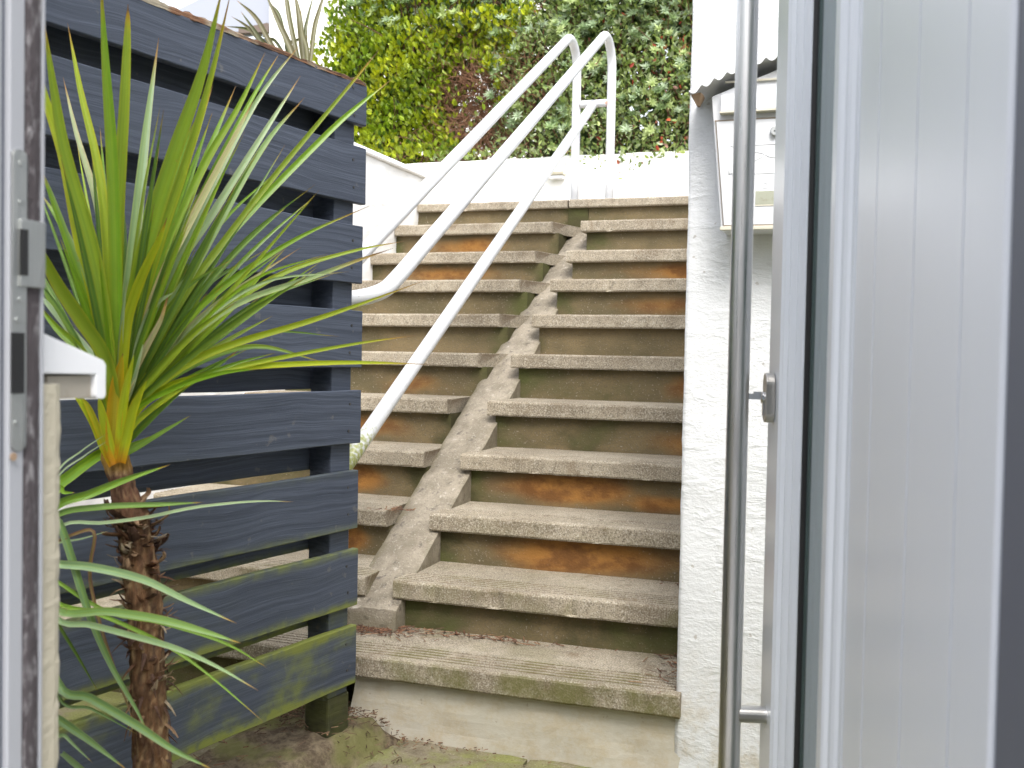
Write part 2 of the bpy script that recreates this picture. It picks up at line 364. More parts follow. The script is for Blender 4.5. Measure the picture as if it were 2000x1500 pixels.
# ================================================================== STAIRCASE
ST = empty('staircase', (-1.4, 2.6, 0), 0, 'weathered concrete double flight of steps with a sloping mortar strip down its middle', 'staircase')
YS = [2.55+.289*i for i in range(11)]
ZS = [.222, .37, .535, .708, .888, 1.07, 1.245, 1.42, 1.583, 1.765, 1.922]
def tread(x0, x1, y0, y1, zt, th, kl=0., kr=0., seed=0., roundl=0):
    fz = [(y0+.004, zt-th), (y0, zt-th+.006), (y0, zt-.008), (y0+.003, zt-.003), (y0+.009, zt)]
    yy = y0+.030
    for k in range(5):
        fz += [(yy, zt), (yy+.002, zt-.0045), (yy+.009, zt-.0045), (yy+.011, zt)]; yy += .0225
    fz += [(yy+.03, zt), (y1, zt), (y1, zt-th)]
    n = max(12, int((x1-x0)/.02)); V = []; W = []
    for i in range(n+1):
        for k, (y, z) in enumerate(fz):
            a = x0+kl*(y-y0); b = x1+kr*(y-y0)
            if i == 0 and y < y0+.02: a += .006*(1 if roundl == 0 else 2)
            x = a+(b-a)*i/n
            jy = .0014*fbm(x*7, seed, z*20) + .0012*fbm(x*50, seed+5, z*50) if y < y0+.012 else 0
            if 1 <= k <= 4: jy += max(0, fbm(x*19, seed*5+2.)-.42)*.035
            jz = (.0013*fbm(x*3.1, seed+3)) + (.0009*fbm(x*40, seed+9) if y < y0+.02 else 0)
            V.append((x, y+jy, z+jz)); W.append(max(0, .5*fbm(x*9, seed)+.15) if 2 <= k <= 4 else (.95 if 5 <= k < 25 and (k-5) % 4 in (1, 2) else 0.))  # front edge: wear; groove bottoms: painted shade
    m = len(fz)
    F = [(i*m+k, (i+1)*m+k, (i+1)*m+(k+1) % m, i*m+(k+1) % m) for i in range(n) for k in range(m)]
    F += [tuple(range(m)), tuple(range(n*m, n*m+m))[::-1]]
    obj('tread', V, F, 'concrete', ST, attrs={'wear_shade': W})
STAIN = {(2, 1): [(-.98, .45, .09, -.6)], }
def riser(x0, x1, y0, z0, z1, kl=0, rust=(), seed=0., base_alg=.25, dy=.30):
    nx = max(8, int((x1-x0)/.03)); nz = 7; V = []; RU = []; AL = []
    for j in range(nz+1):
        for i in range(nx+1):
            u = i/nx; v = j/nz; x = x0+(x1-x0)*u; z = z0+(z1-z0)*v
            V.append((x, y0+.003*fbm(x*10, z*10, seed), z))
            r = 0.
            for (cx, wx, cv, wv, amp) in rust: r = max(r, amp*math.exp(-((x-cx)/wx)**2-((v-cv)/wv)**2))
            r += max(0, .32*fbm(x*2.1+seed*7.3, seed*3.1, v*.6)+.02)
            al = base_alg + .55*max(0, 1-min(x-x0, (x1-x)*1.2)/.16)+.5*fbm(x*2.3, seed*2.+7, z*3)-1.2*r
            RU.append(r); AL.append(al)
    F = [(j*(nx+1)+i, j*(nx+1)+i+1, (j+1)*(nx+1)+i+1, (j+1)*(nx+1)+i) for j in range(nz) for i in range(nx)]
    o = len(V)
    V += [(x0, y0+dy, z0), (x1, y0+dy, z0), (x1, y0+dy, z1), (x0, y0+dy, z1)]; RU += [0]*4; AL += [.7]*4
    bl, br, tr, tl = 0, nx, nz*(nx+1)+nx, nz*(nx+1)
    # sides and back
    L = [j*(nx+1) for j in range(nz+1)]; Rr = [j*(nx+1)+nx for j in range(nz+1)]
    F += [tuple(L)+(o+3, o), tuple(Rr[::-1])+(o+1, o+2), (o, o+3, o+2, o+1)]
    obj('riser', V, F, 'riser', ST, attrs={'rust': RU, 'algae': AL})
XR0, XR1 = -1.315, -.400
LE = [-1.42, -1.425, -1.494, -1.485, -1.515, -1.50, -1.51, -1.515, -1.53, -1.535]
XL = [-1.333, -1.336, -1.342, -1.349, -1.355, -1.36, -1.364, -1.369, -1.377, -1.383]
TH = .058
for i in range(10):
    y0 = YS[i]; y1 = YS[i+1]+.05; z = ZS[i]
    if i == 0: tread(XL[0], XR1, y0, y1, z, TH+.004, -.55, 0, i*1.3, 1)
    else: tread(XL[i], XR1, y0, y1, z, TH, .06, 0, i*1.3)
    tread(-2.44, LE[i], y0, y1, z, TH, 0, (.28 if i >= 5 else -.04) if i else -.5, i*1.3+50)
    if i > 0:
        zb = ZS[i-1]
        rust = {2: [(-.83, .30, .55, .55, 1.25), (-1.03, .12, .45, .4, .8)], 3: [(-.93, .25, .55, .5, 1.2), (-.62, .22, .3, .3, .9)],
                5: [(-.55, .2, .5, .5, .85)], 4: [(-.55, .22, .4, .5, .7)], 7: [(-.85, .3, .5, .5, .7)], 8: [(-.8, .25, .5, .5, .95)]}.get(i, [])
        riser(XL[i]+.030, XR1, y0+.036, zb-.004, z-TH+.001, rust=rust, seed=i*1.7, base_alg=.75 if i == 1 else (.5 if i < 6 else .3))
        lr = {2: [(-1.66, .10, .5, .5, 1.2)], 3: [(-1.75, .12, .5, .5, 1.1)], 1: [], 4: [(-1.9, .2, .5, .5, .8)], 5: [(-1.8, .2, .4, .5, .7)], 8: [(-2., .3, .5, .5, .8)], 9: [(-2., .3, .5, .5, .8)]}.get(i, [])
        riser(-2.44, LE[i]+.004 if i < 5 else LE[i]+.03, y0+.036, zb-.004, z-TH+.001, rust=lr, seed=i*1.7+30, base_alg=.4)
# painted base under the bottom tread
V = []; nx, nz = 46, 10
for j in range(nz+1):
    for i in range(nx+1):
        v = j/nz; x = -1.315-.035*(1-v)*(1)+(-.400+1.35)*i/nx*.985+.0*v; z = -.03+(.222-TH-.0+.03)*v
        V.append((x, 2.582+.012*(1-v)**3*0+.005*fbm(x*6, z*9, 3.)-.014*(1-v)**2, z))
F = [(j*(nx+1)+i, j*(nx+1)+i+1, (j+1)*(nx+1)+i+1, (j+1)*(nx+1)+i) for j in range(nz) for i in range(nx)]
o = len(V); V += [(-1.35, 2.9, -.03), (-.40, 2.9, -.03), (-.40, 2.9, .163), (-1.315, 2.9, .163)]
F += [tuple(j*(nx+1) for j in range(nz+1))+(o+3, o), tuple(j*(nx+1)+nx for j in range(nz, -1, -1))+(o+1, o+2), (o, o+3, o+2, o+1)]
obj('plinth', V, F, 'plinth', ST, smooth=False)
riser(-2.44, -1.47, 2.60, -.03, .163, seed=77, base_alg=.6)
# mortar strip between the flights
V = []; W = []; nu, nv = 90, 14
for j in range(nu+1):
    u = j/nu; y = 2.805+(5.47-2.805)*u; zc = .288+(1.765-.288)*u
    for i in range(nv+1):
        v = i/nv; xl = -1.485-.045*u; xr_ = -1.302-.045*u; x = xl+(xr_-xl)*v
        e = abs(v-.5)*2
        z = zc - (.022 if v < .5 else .004)*e**3 + .0035*fbm(x*12, y*9) + .005*fbm(x*40, y*40) 
        V.append((x, y, z)); W.append(max(0, e-.25)*.9 if v > .5 else max(0, .9-3.*v))
F = [(j*(nv+1)+i, j*(nv+1)+i+1, (j+1)*(nv+1)+i+1, (j+1)*(nv+1)+i) for j in range(nu) for i in range(nv)]
o = len(V)
V += [(x0, 2.803, .21) for x0 in (-1.485, -1.302)]+[(-1.347, 5.47, .21), (-1.52, 5.47, .21)]; W += [1.]*4
F += [tuple(range(nv, -1, -1))+(o, o+1), tuple(j*(nv+1)+nv for j in range(nu, -1, -1))+(o+1, o+2), tuple(j*(nv+1) for j in range(nu+1))+(o+3, o)]
obj('mortar_strip', V, F, 'mortar', ST, smooth=False, attrs={'wear_shade': W})
# top riser, landing
riser(-2.44, -1.535, YS[10]+.03, ZS[9]-.05, ZS[10]-.045, seed=3.3, base_alg=.3, dy=.2)
riser(-1.533, -1.42, YS[10]+.024, ZS[9]-.07, ZS[10]-.045, seed=4.3, base_alg=1.1, dy=.2)
riser(-1.418, XR1, YS[10]+.03, ZS[9]-.05, ZS[10]-.045, seed=5.3, base_alg=.3, rust=[(-.8, .3, .5, .5, .4)], dy=.2)
tread(-2.435, -1.532, YS[10], 7.0, ZS[10], .046, seed=90)
tread(-1.529, XR1, YS[10], 7.0, ZS[10], .046, seed=93)

# ================================================================== WHITE WALLS
def rough_wall(name, x0, x1, y0, y1, z0, z1, label, cat, m='stucco', step=.011, amp=.004):
    """a rendered wall block whose front (-Y) face, left edge and left side are really uneven"""
    nx = max(2, int((x1-x0)/step)); nz = max(2, int((z1-z0)/step)); V = []
    def sh(x, z, q):
        t = fbm(x*9+q, z*24, 2., 4); t2 = fbm(x*60, z*75, q, 3); t3 = fbm(x*5, z*4, q, 2)
        return amp*(max(0, t)*.30+.22*t2+.9*t3)
    ns = max(2, int(min(.25, y1-y0)/.02))
    for j in range(nz+1):
        z = z0+(z1-z0)*j/nz
        for k in range(ns, 0, -1):
            y = y0+k*.02; V.append((x0-sh(y, z, 9.), y, z))
        V.append((x0-sh(y0, z, 9.)+.002, y0-sh(x0, z, 0.)+.002, z))
        for i in range(1, nx+1):
            x = x0+(x1-x0)*i/nx; V.append((x, y0-sh(x, z, 0.), z))
    n = ns+nx+1
    F = [(j*n+i, j*n+i+1, (j+1)*n+i+1, (j+1)*n+i) for j in range(nz) for i in range(n-1)]
    o = len(V); yb = y0+ns*.02+.003
    V += [(x0, y1, z0), (x1, y1, z0), (x1, y1, z1), (x0, y1, z1)]
    F += [tuple(j*n+n-1 for j in range(nz, -1, -1))+(o+1, o+2), tuple(j*n for j in range(nz+1))+(o+3, o), (o, o+3, o+2, o+1),
          tuple(nz*n+i for i in range(n))+(o+2, o+3)]
    return tag(obj(name, V, F, m, None, smooth=True), label, cat)
rough_wall('wall', -.415, 1.2, 2.575, 6.9, -.03, 2.5, 'tall white rendered wall on the right of the steps, carrying the letterbox', 'wall')
# side wall, left of the left flight, with a coping
sw = empty('wall', (-2.55, 3.5, 0), 0, 'white side wall with a sloping coping, left of the left flight', 'wall')
V = []; 
b = B(); ny, nzz = 90, 60; V = []
for j in range(nzz+1):
    for i in range(ny+1):
        y = 1.2+(5.60-1.2)*i/ny; z = -.03+2.115*j/nzz; V.append((-2.438+.01*fbm(y*2, z*2)+.004*fbm(y*12, z*12), y, z))
F = [(j*(ny+1)+i, j*(ny+1)+i+1, (j+1)*(ny+1)+i+1, (j+1)*(ny+1)+i) for j in range(nzz) for i in range(ny)]
o = len(V); V += [(-2.66, 1.2, -.03), (-2.66, 5.60, -.03), (-2.66, 5.60, 2.085), (-2.66, 1.2, 2.085)]
F += [tuple(j*(ny+1)+ny for j in range(nzz+1))[::-1]+(o+1, o+2), tuple(j*(ny+1) for j in range(nzz+1))+(o+3, o), (o, o+3, o+2, o+1)]
obj('wall_face', V, F, 'stucco_far', sw, smooth=False)
b = B(); b.prism([(-2.418, 1.18, 2.087), (-2.418, 1.18, 2.105), (-2.50, 1.18, 2.15), (-2.68, 1.18, 2.165), (-2.68, 1.18, 2.087)], (0, 4.44, -.0))
b.build('coping', 'stucco_far', sw, bevel=.008)
# boundary wall behind the landing
V = []; nx, nz = 80, 14; F = []
for j in range(nz+1):
    for i in range(nx+1):
        x = -3.7+(1.2+3.7)*i/nx; v = j/nz; z = -.03+(2.455+.03)*v
        if j >= nz-1: z += .012*fbm(x*2.3, 4.)
        V.append((x, 6.9+.012*fbm(x*2, z*2, 5.)+(.03 if j == nz else 0), z))
F = [(j*(nx+1)+i, j*(nx+1)+i+1, (j+1)*(nx+1)+i+1, (j+1)*(nx+1)+i) for j in range(nz) for i in range(nx)]
o = len(V); top = [nz*(nx+1)+i for i in range(nx+1)]
V += [(V[t][0], 7.14, V[t][2]) for t in top]; F += [(top[i], top[i+1], o+i+1, o+i) for i in range(nx)]
o2 = len(V); V += [(-3.7, 7.14, -.03), (1.2, 7.14, -.03)]; F += [tuple(range(o, o+nx+1))+(o2+1, o2)]
tag(obj('boundary_wall', V, F, 'stucco_far', None, smooth=True), 'low bright white wall behind the landing, under the hedge', 'wall')
# wall light on it
wl = empty('wall_light', (-2.03, 6.88, 2.25), 0, 'small pale wall light on the white wall behind the handrail', 'wall light')
b = B(); b.prism([(-2.08, 6.885, 2.31), (-2.08, 6.885, 2.40), (-2.08, 6.86, 2.41), (-2.08, 6.80, 2.33), (-2.08, 6.81, 2.31)], (.13, 0, 0)); b.build('shade', 'box_rim', wl, bevel=.004)
b = B(); b.box((-2.07, 6.82, 2.285), (-1.96, 6.88, 2.309)); b.build('lens', 'box', wl, bevel=.004)

# ================================================================== HANDRAIL
HR = empty('handrail', (-1.436, 5.6, 1.922), 0, 'white tubular double handrail with two looped ends at the top of the steps', 'handrail')
sl = .583
def railpath(x, yt, zt, yb, r=.13):
    """rise from the post foot, loop over and run down the slope"""
    foot = [(x, 5.60+.0, z) for z in (1.9, 2.1, 2.3, 2.5)]
    return foot
def rail(x, ybend, end):
    P = [Vector((x, 5.60, z)) for z in (1.90, 2.05, 2.2, 2.35, 2.5, 2.62)]
    # loop, tangent to the slope
    th = math.atan(sl); rr = .14
    c = Vector((x, 5.60-rr, 2.655))
    for k in range(1, 13):
        a = k/12*(math.pi/2+th); P.append(c+Vector((0, rr*math.cos(a), rr*1.0*math.sin(a))))
    s = P[-1]; d = Vector((0, -math.cos(th), -math.sin(th)))
    return P, s, d
for nm, x, kind in (('far', -1.536, 'A'), ('near', -1.336, 'B')):
    P, s, d = rail(x, 0, 0)
    if kind == 'A':
        L = (s.y-2.62)/math.cos(math.atan(sl)); P += [s+d*(L*k/24) for k in range(1, 25)]
        rust = [0.]*len(P); moss = [0.]*len(P)
    else:
        L = (s.y-2.845)/math.cos(math.atan(sl)); Q = [s+d*(L*k/24) for k in range(1, 25)]
        e = Q[-1]; bend = spline([Q[-3], e, e+Vector((-.015, -.08, -.046)), e+Vector((-.08, -.14, -.070)), e+Vector((-.22, -.17, -.080)), e+Vector((-.5, -.19, -.085))], 26)
        P += Q[:-3]+bend; rust = [0.]*len(P); moss = [0.]*len(P)
    b = B(); b.tube(P, .0245, 20, rust=rust, moss=moss); b.build('rail', 'rail', HR, smooth=True)
b = B(); b.tube([(-1.516+.16*k/8, 5.60, 2.475) for k in range(9)], .021, 16, rust=[.35, .1, .0, 0, 0, 0, .0, .3, .5], moss=0.); b.build('crossbar', 'rail', HR, smooth=True)
A_ = Vector((-1.436, 5.592, 2.470)); Z_ = Vector((-1.436, 2.70, .715)); n = 22
b = B(); b.tube([A_+(Z_-A_)*(k/n) for k in range(n+1)], .025, 18, rust=[.2]+[0.]*n, moss=[0.]*(n-2)+[.15, .6, .8]); b.build('lower_rail', 'rail', HR, smooth=True)
b = B(); b.tube([(-1.436, 2.712, .722), (-1.436, 2.70, .66), (-1.436, 2.70, .15)], .0225, 16, rust=0., moss=.3); b.build('post', 'rail', HR, smooth=True)
for x in (-1.536, -1.336):
    b = B(); b.tube([(x, 5.60, 1.917), (x, 5.60, 1.930)], .045, 20, rust=.1, moss=0.); b.build('floor_flange', 'rail', HR)

# ================================================================== FENCE
fd = Vector((.186, .982, 0)).normalized(); fang = math.atan2(fd.y, fd.x)
FE = empty('fence', (-1.255, 2.425, 0), fang, 'blue-black horizontal board fence with green algae on its lower boards', 'fence')
# local frame: x runs along the fence towards the steps (end at 0), -y faces the yard
boards = [(1.657, 1.765), (1.453, 1.60), (1.245, 1.395), (1.026, 1.175), (.828, .967), (.604, .757), (.40, .55), (.192, .348)]
def board(x0, x1, y0, y1, z0, z1, seed, sag=0., ragged=False):
    nx, nz = 70, 6; V = []; E = []; F = []
    sec = []
    for k in range(nz+1): sec.append((y0, z0+(z1-z0)*k/nz, k in (0, nz)))
    sec += [(y1, z1, True), (y1, z0, True)]
    m = len(sec)
    for i in range(nx+1):
        u = i/nx; x = x0+(x1-x0)*u
        for (y, z, e) in sec:
            jz = .0016*fbm(x*4, seed, z*2)*(1 if e else .3) + sag*math.sin(u*3.1)
            if ragged and z == z1: jz += .005*fbm(x*16, seed+4.)-.002
            V.append((x, y+.0012*fbm(x*3, seed, z*6), z+jz)); E.append(1. if e else 0.)
    F = [(i*m+k, i*m+(k+1) % m, (i+1)*m+(k+1) % m, (i+1)*m+k) for i in range(nx) for k in range(m)]
    F = [f[::-1] for f in F]+[tuple(range(m)), tuple(range(nx*m, nx*m+m))[::-1]]
    return V, F, E
for k, (z0, z1) in enumerate(boards):
    xe = .010-.002*k+.004*math.sin(k*2.2)
    V, F, E = board(-1.64, xe, -.020, .0, z0, z1, k*3.3, 0, k == 0)
    bo = obj('board', V, F, 'wood', FE, attrs={'edge': E}, local=True, bevel=.002, segs=1)
    for dz in (.035, -.035):
        c = Vector((-.045-.004*math.sin(k+dz*60), -.0200, (z0+z1)/2+dz)); b = B(); b.tube([c, c+Vector((0, -.0014, 0))], .0036, 10); b.build('nail', 'nailm', bo, local=True)
for k, (z0, z1) in enumerate(boards):
    V, F, E = board(-1.64, -.02, .073, .092, z1-(.014 if k < 4 else -.002), z1+.138 if k else z1+.02, k*3.3+40)
    if k: obj('rear_board', V, F, 'wood', FE, attrs={'edge': E}, local=True)
for x in (-.092, -1.60):
    b = B(); zz = [.02+1.72*q/10 for q in range(11)]
    b.box((x, .001, -.02), (x+.078, .072, 1.745), edge=.12); b.build('post', 'wood', FE, local=True, bevel=.003)
    b = B(); b.box((x-.004, -.004, -.02), (x+.082, .076, .17), edge=.6); b.build('post_foot', 'wood_dark', FE, local=True, bevel=.006)
# the split, unpainted top edge of the uppermost board
V = []; F = []; n = 150
for i in range(n+1):
    x = -1.64+1.645*i/n; h = .010+.010*abs(fbm(x*5, 2.))+.012*max(0, -x-.25)/1.4*1.3+.006*fbm(x*30, 8.)
    yo = -.0215+.004*fbm(x*22, 5.)
    for (y, z) in ((yo, 1.760-.004*abs(fbm(x*18, 11.))), (yo+.002, 1.763+h*.5), (-.008, 1.762+h+.004*fbm(x*50, 3.)), (.012, 1.762+h*.8), (.075, 1.770+h*.5), (.075, 1.745)): V.append((x, y, z))
F = [(i*6+k, (i+1)*6+k, (i+1)*6+(k+1) % 6, i*6+(k+1) % 6) for i in range(n) for k in range(6)]+[tuple(range(6)), tuple(range(n*6, n*6+6))[::-1]]
tp = obj('capping', V, F, 'brown', FE, local=True); tp['label'] = 'split brown bare wood along the top edge'
# ================================================================== HOUSE (doorway the photo looks out of)
HS = empty('house', (0, .6, 0), 0, 'house front with the open doorway the photo looks out of', 'house')
b = B(); b.box((.135, .50, -.03), (2.6, .735, 2.46)); b.build('wall', 'cream', HS)
b = B(); b.box((-3.4, .50, 2.35), (.134, .735, 2.46)); b.build('wall', 'cream', HS)
b = B(); b.box((-3.4, .50, -.03), (-2.5, .735, 2.349)); b.build('wall', 'cream', HS)
# low wall under the side window, cream roughcast
V = []; ny, nz = 12, 130
lw = []
for j in range(nz+1):
    z = -.03+1.065*j/nz
    row = [(-.683, .56, z)]+[(-.683+.0015*fbm(y*60, z*60), y, z) for y in (.60, .64, .68, .70, .71, .72)]+[(-.6835, .742+.0015*fbm(z*60, 1.), z), (-.686+.0015*fbm(3., z*70), .750+.0022*fbm(z*80, 1.), z)]+[(-.70-.12*q, .752+.002*fbm(q*9., z*60), z) for q in range(15)]
    lw.append(row)
m = len(lw[0]); V = [p for r in lw for p in r]; F = [(j*m+i, (j+1)*m+i, (j+1)*m+i+1, j*m+i+1) for j in range(nz) for i in range(m-1)]
o = len(V); V += [(-2.5, .56, -.03), (-2.5, .56, 1.035)]; F += [tuple(nz*m+i for i in range(m))+(o+1,), tuple(j*m for j in range(nz+1))+(o+1, o)]
obj('low_wall', V, F, 'cream', HS, smooth=False)
# window over the sill
wf = B()
wf.box((-2.5, .60, 1.08), (-.745, .67, 1.15)); wf.box((-2.5, .60, 2.27), (-.745, .67, 2.345)); wf.box((-.812, .605, 1.151), (-.746, .668, 2.269)); wf.box((-2.5, .605, 1.151), (-2.43, .668, 2.269))
wf2 = wf.build('window', 'upvc_side', HS, bevel=.004)
b = B(); b.box((-2.429, .632, 1.152), (-.813, .638, 2.268)); b.build('pane', 'clear', wf2)
# sill: real profile seen end-on
pr = [(1.0, 0)]
P = [(-.70, .672, 1.093), (-.70, .745, 1.081), (-.70, .823, 1.0565), (-.70, .827, 1.052), (-.70, .827, 1.022), (-.70, .8245, 1.0185), (-.70, .8155, 1.0185), (-.70, .813, 1.022), (-.70, .813, 1.0425), (-.70, .672, 1.046)]
b = B(); b.prism([(-2.5, y, z) for _, y, z in P], (1.80, 0, 0)); b.build('sill', 'sill', HS, bevel=.0012)
b = B(); b.box((-2.4, .756, 1.020), (-.706, .8125, 1.0415)); sb = b.build('sill_board', 'sill_under', HS)
# door frame: left jamb with its seals
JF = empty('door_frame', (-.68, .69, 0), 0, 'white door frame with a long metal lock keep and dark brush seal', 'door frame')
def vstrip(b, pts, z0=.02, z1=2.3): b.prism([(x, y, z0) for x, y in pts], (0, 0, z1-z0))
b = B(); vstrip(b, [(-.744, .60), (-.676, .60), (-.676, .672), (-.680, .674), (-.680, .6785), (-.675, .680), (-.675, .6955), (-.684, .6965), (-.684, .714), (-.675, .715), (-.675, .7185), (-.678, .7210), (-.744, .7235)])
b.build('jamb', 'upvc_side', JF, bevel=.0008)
b = B(); vstrip(b, [(-.6838, .6735), (-.6795, .6740), (-.6795, .6783), (-.6838, .6785)]); b.build('gasket', 'shade', JF)
V = []; n = 400; F = []
for i in range(n+1):
    z = .02+2.28*i/n; q = .0012*fbm(z*38, 3.)+.0007*fbm(z*160, 1.)
    q *= .6; V += [(-.6838, .6968, z), (-.6765+q*.4, .6968-.0008+q, z), (-.674, .700+q, z), (-.6735, .706, z), (-.6745, .7125+.6*q+.0008*fbm(z*90, 9.), z), (-.6838, .7138, z)]
F = [(i*6+k, i*6+k+1, (i+1)*6+k+1, (i+1)*6+k) for i in range(n) for k in range(5)]
obj('brush_seal', V, F, 'brush', JF)
# lock keep: plate, dark slots, hook box, screws
kp = B()
def zj(py): return atX(40, py, -.674).z
z0, z1 = zj(880), zj(292)
def yj(px): return atX(px, 600, -.674).y
out = []
ya, yb_ = yj(21), yj(50)
for k in range(9): a = math.pi*k/8; out.append((-.6748, (ya+yb_)/2-(yb_-ya)/2*math.cos(a), z1-.006+.006*math.sin(a)))
for k in range(9): a = math.pi*k/8; out.append((-.6748, (ya+yb_)/2+(yb_-ya)/2*math.cos(a), z0+.006-.006*math.sin(a)))
kp.prism(out, (.0022, 0, 0)); K = kp.build('lock_keep', 'zinc', JF, bevel=.0004)
b = B(); b.box((-.6735, yj(34), zj(560)), (-.6700, yj(82), zj(428))); b.build('hook_box', 'zinc', K, bevel=.0008)
b = B(); b.box((-.6722, yj(34), zj(538)), (-.6690, yj(46), zj(448)));  b.build('slot', 'gasket', K)
b = B(); b.box((-.6725, yj(19), zj(768)), (-.6710, yj(43), zj(650))); b.build('slot', 'gasket', K)
for py, yy in ((320, 38), (395, 38), (585, 38), (625, 33), (825, 31), (890, 24)):
    c = Vector((-.6726, yj(yy), zj(py))); b = B(); b.tube([c, c+Vector((.0010, 0, 0))], .0026 if py != 890 else .0035, 14); b.build('screw', 'zinc' if py != 890 else 'rustm', K if py != 890 else JF)
# hinge-side jamb, threshold, head
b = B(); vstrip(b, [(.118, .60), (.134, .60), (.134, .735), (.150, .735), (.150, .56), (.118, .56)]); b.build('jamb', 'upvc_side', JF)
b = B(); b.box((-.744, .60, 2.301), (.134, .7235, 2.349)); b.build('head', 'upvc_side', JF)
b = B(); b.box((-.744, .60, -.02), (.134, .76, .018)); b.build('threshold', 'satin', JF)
# floor behind the camera, with unseen walls added to block sky light
rm = B(); rm.box((-3.4, -3.2, -.06), (2.6, .499, -.01)); rm.box((-2.3, -3.2, -.01), (-2.2, .499, 2.4)); rm.box((-2.2, -3.3, -.01), (2.6, -3.201, 3.0))
rm.build('floor_and_light_blockers', 'interior', HS)

# ================================================================== OPEN DOOR
D0 = Vector((-.127, 1.592, 0)); dd = Vector((.244, -.970, 0)).normalized(); dn = Vector((-.970, -.244, 0)).normalized()
DR = empty('door', D0+dd*.9, 0, 'open white door leaf with a long steel bar handle, narrow glass strip and grooved panel', 'door')
def dp(s, u, z): return D0+dd*s+dn*u+Vector((0, 0, z))
def dprism(b, prof, z0=.03, z1=2.28): b.prism([dp(s, u, z0) for s, u in prof], (0, 0, z1-z0))
T = -.068
b = B(); dprism(b, [(0, T), (0, -.003), (.003, 0), (.088, 0), (.091, -.003), (.093, -.0035), (.0945, -.010), (.099, -.0105), (.101, -.0135), (.1025, -.019), (.106, -.0195), (.108, -.0225), (.1095, -.028), (.114, -.0285), (.114, T)])
b.build('stile', 'upvc', DR, bevel=.0008)
b = B(); dprism(b, [(.1142, -.060), (.1142, -.0290), (.118, -.0300), (.1190, -.034), (.1190, -.060)]); b.build('gasket', 'gasket', DR)
b = B(); dprism(b, [(.1191, -.050), (.1191, -.036), (.352, -.036), (.352, -.050)]); b.build('glass', 'glass', DR)
b = B(); dprism(b, [(.3522, T), (.3522, -.030), (.360, -.026), (.366, -.010), (.374, -.003), (.384, 0), (.404, 0), (.408, -.002), (.412, -.0065), (.420, -.0070), (.425, -.0095), (.429, -.0135), (.437, -.014), (.440, -.0165), (.445, -.0175), (.445, T)])
b.build('stile', 'upvc', DR, bevel=.0008)
b = B(); dprism(b, [(.4452, -.05), (.4452, -.0172), (.452, -.0172), (.452, -.05)]); b.build('gasket', 'shade', DR)  # not a seal: dark strip drawn as the shadow beside the panel
gs = [.528, .652, .772]
prof = [(.4522, T+.005), (.4522, -.0150), (.455, -.012)]
for q in gs: prof += [(q-.0019, -.012), (q-.0018, -.0225), (q+.0018, -.0225), (q+.0019, -.012)]
prof += [(.850, -.012), (.853, -.015), (.853, T+.005)]
b = B(); dprism(b, prof); b.build('panel', 'upvc', DR)
b = B(); dprism(b, [(.8532, T), (.8532, -.016), (.860, -.016), (.866, -.012), (.94, -.012), (.94, T)]); b.build('stile', 'shade', DR)  # hinge stile, its shade painted in as dark slate
b = B(); b.prism([dp(.0, -.001, 2.281), dp(.94, -.001, 2.281), dp(.94, T, 2.281), dp(.0, T, 2.281)], (0, 0, .01)); b.build('top_rail', 'upvc', DR)
# bar handle
bs, bu = .050, .052
PB = lambda z: dp(bs, bu, z)
H_ = B(); H_.tube([PB(.22+1.9*k/10) for k in range(11)], .0158, 36); hb = H_.build('bar_handle', 'steel', DR, smooth=True)
zz = .55
def standoff(z):
    b = B(); P = [dp(bs, u, z) for u in (.0, .001, .0395, .0400)]; b.tube(P, .0125, 24, cap=True); b.build('standoff', 'steel_plain', hb, smooth=False)
zso = CAM.z + (lambda r: (r*((D0-CAM).y/r.y)).z)(ray(1470, 1372))
standoff(zso); standoff(1.9)
# lock escutcheon with cylinder and key
zl = CAM.z + (lambda r: (r*(1.54/r.y)).z)(ray(1510, 777))
def oval(s0, w, h, n=28):
    o = []
    for k in range(n):
        a = 2*math.pi*k/n; o.append((s0+w*math.cos(a), (h-w)*(1 if math.sin(a) >= 0 else -1)+w*math.sin(a)))
    return o
b = B(); b.prism([dp(s, .0005, zl+z) for s, z in oval(.050, .0165, .0365)], dn*.0135); es = b.build('escutcheon', 'satin', DR, bevel=.0016)
b = B(); b.prism([dp(s, .0142, zl+z) for s, z in oval(.050, .0085, .0085)], dn*.004); b.prism([dp(.0465, .0142, zl-.026), dp(.0535, .0142, zl-.026), dp(.0535, .0142, zl-.006), dp(.0465, .0142, zl-.006)], dn*.0025); cy = b.build('lock_cylinder', 'chrome', es)
b = B(); b.prism([dp(.049, .0185, zl+.001-.004), dp(.051, .0185, zl-.003), dp(.051, .0185, zl+.0085), dp(.049, .0185, zl+.0085)], dn*.011)
b.prism([dp(.0492, .0296, zl-.0030), dp(.0508, .0296, zl-.003), dp(.0508, .0296, zl+.0055), dp(.0492, .0296, zl+.0055)], dn*.018); b.build('key', 'chrome', es)

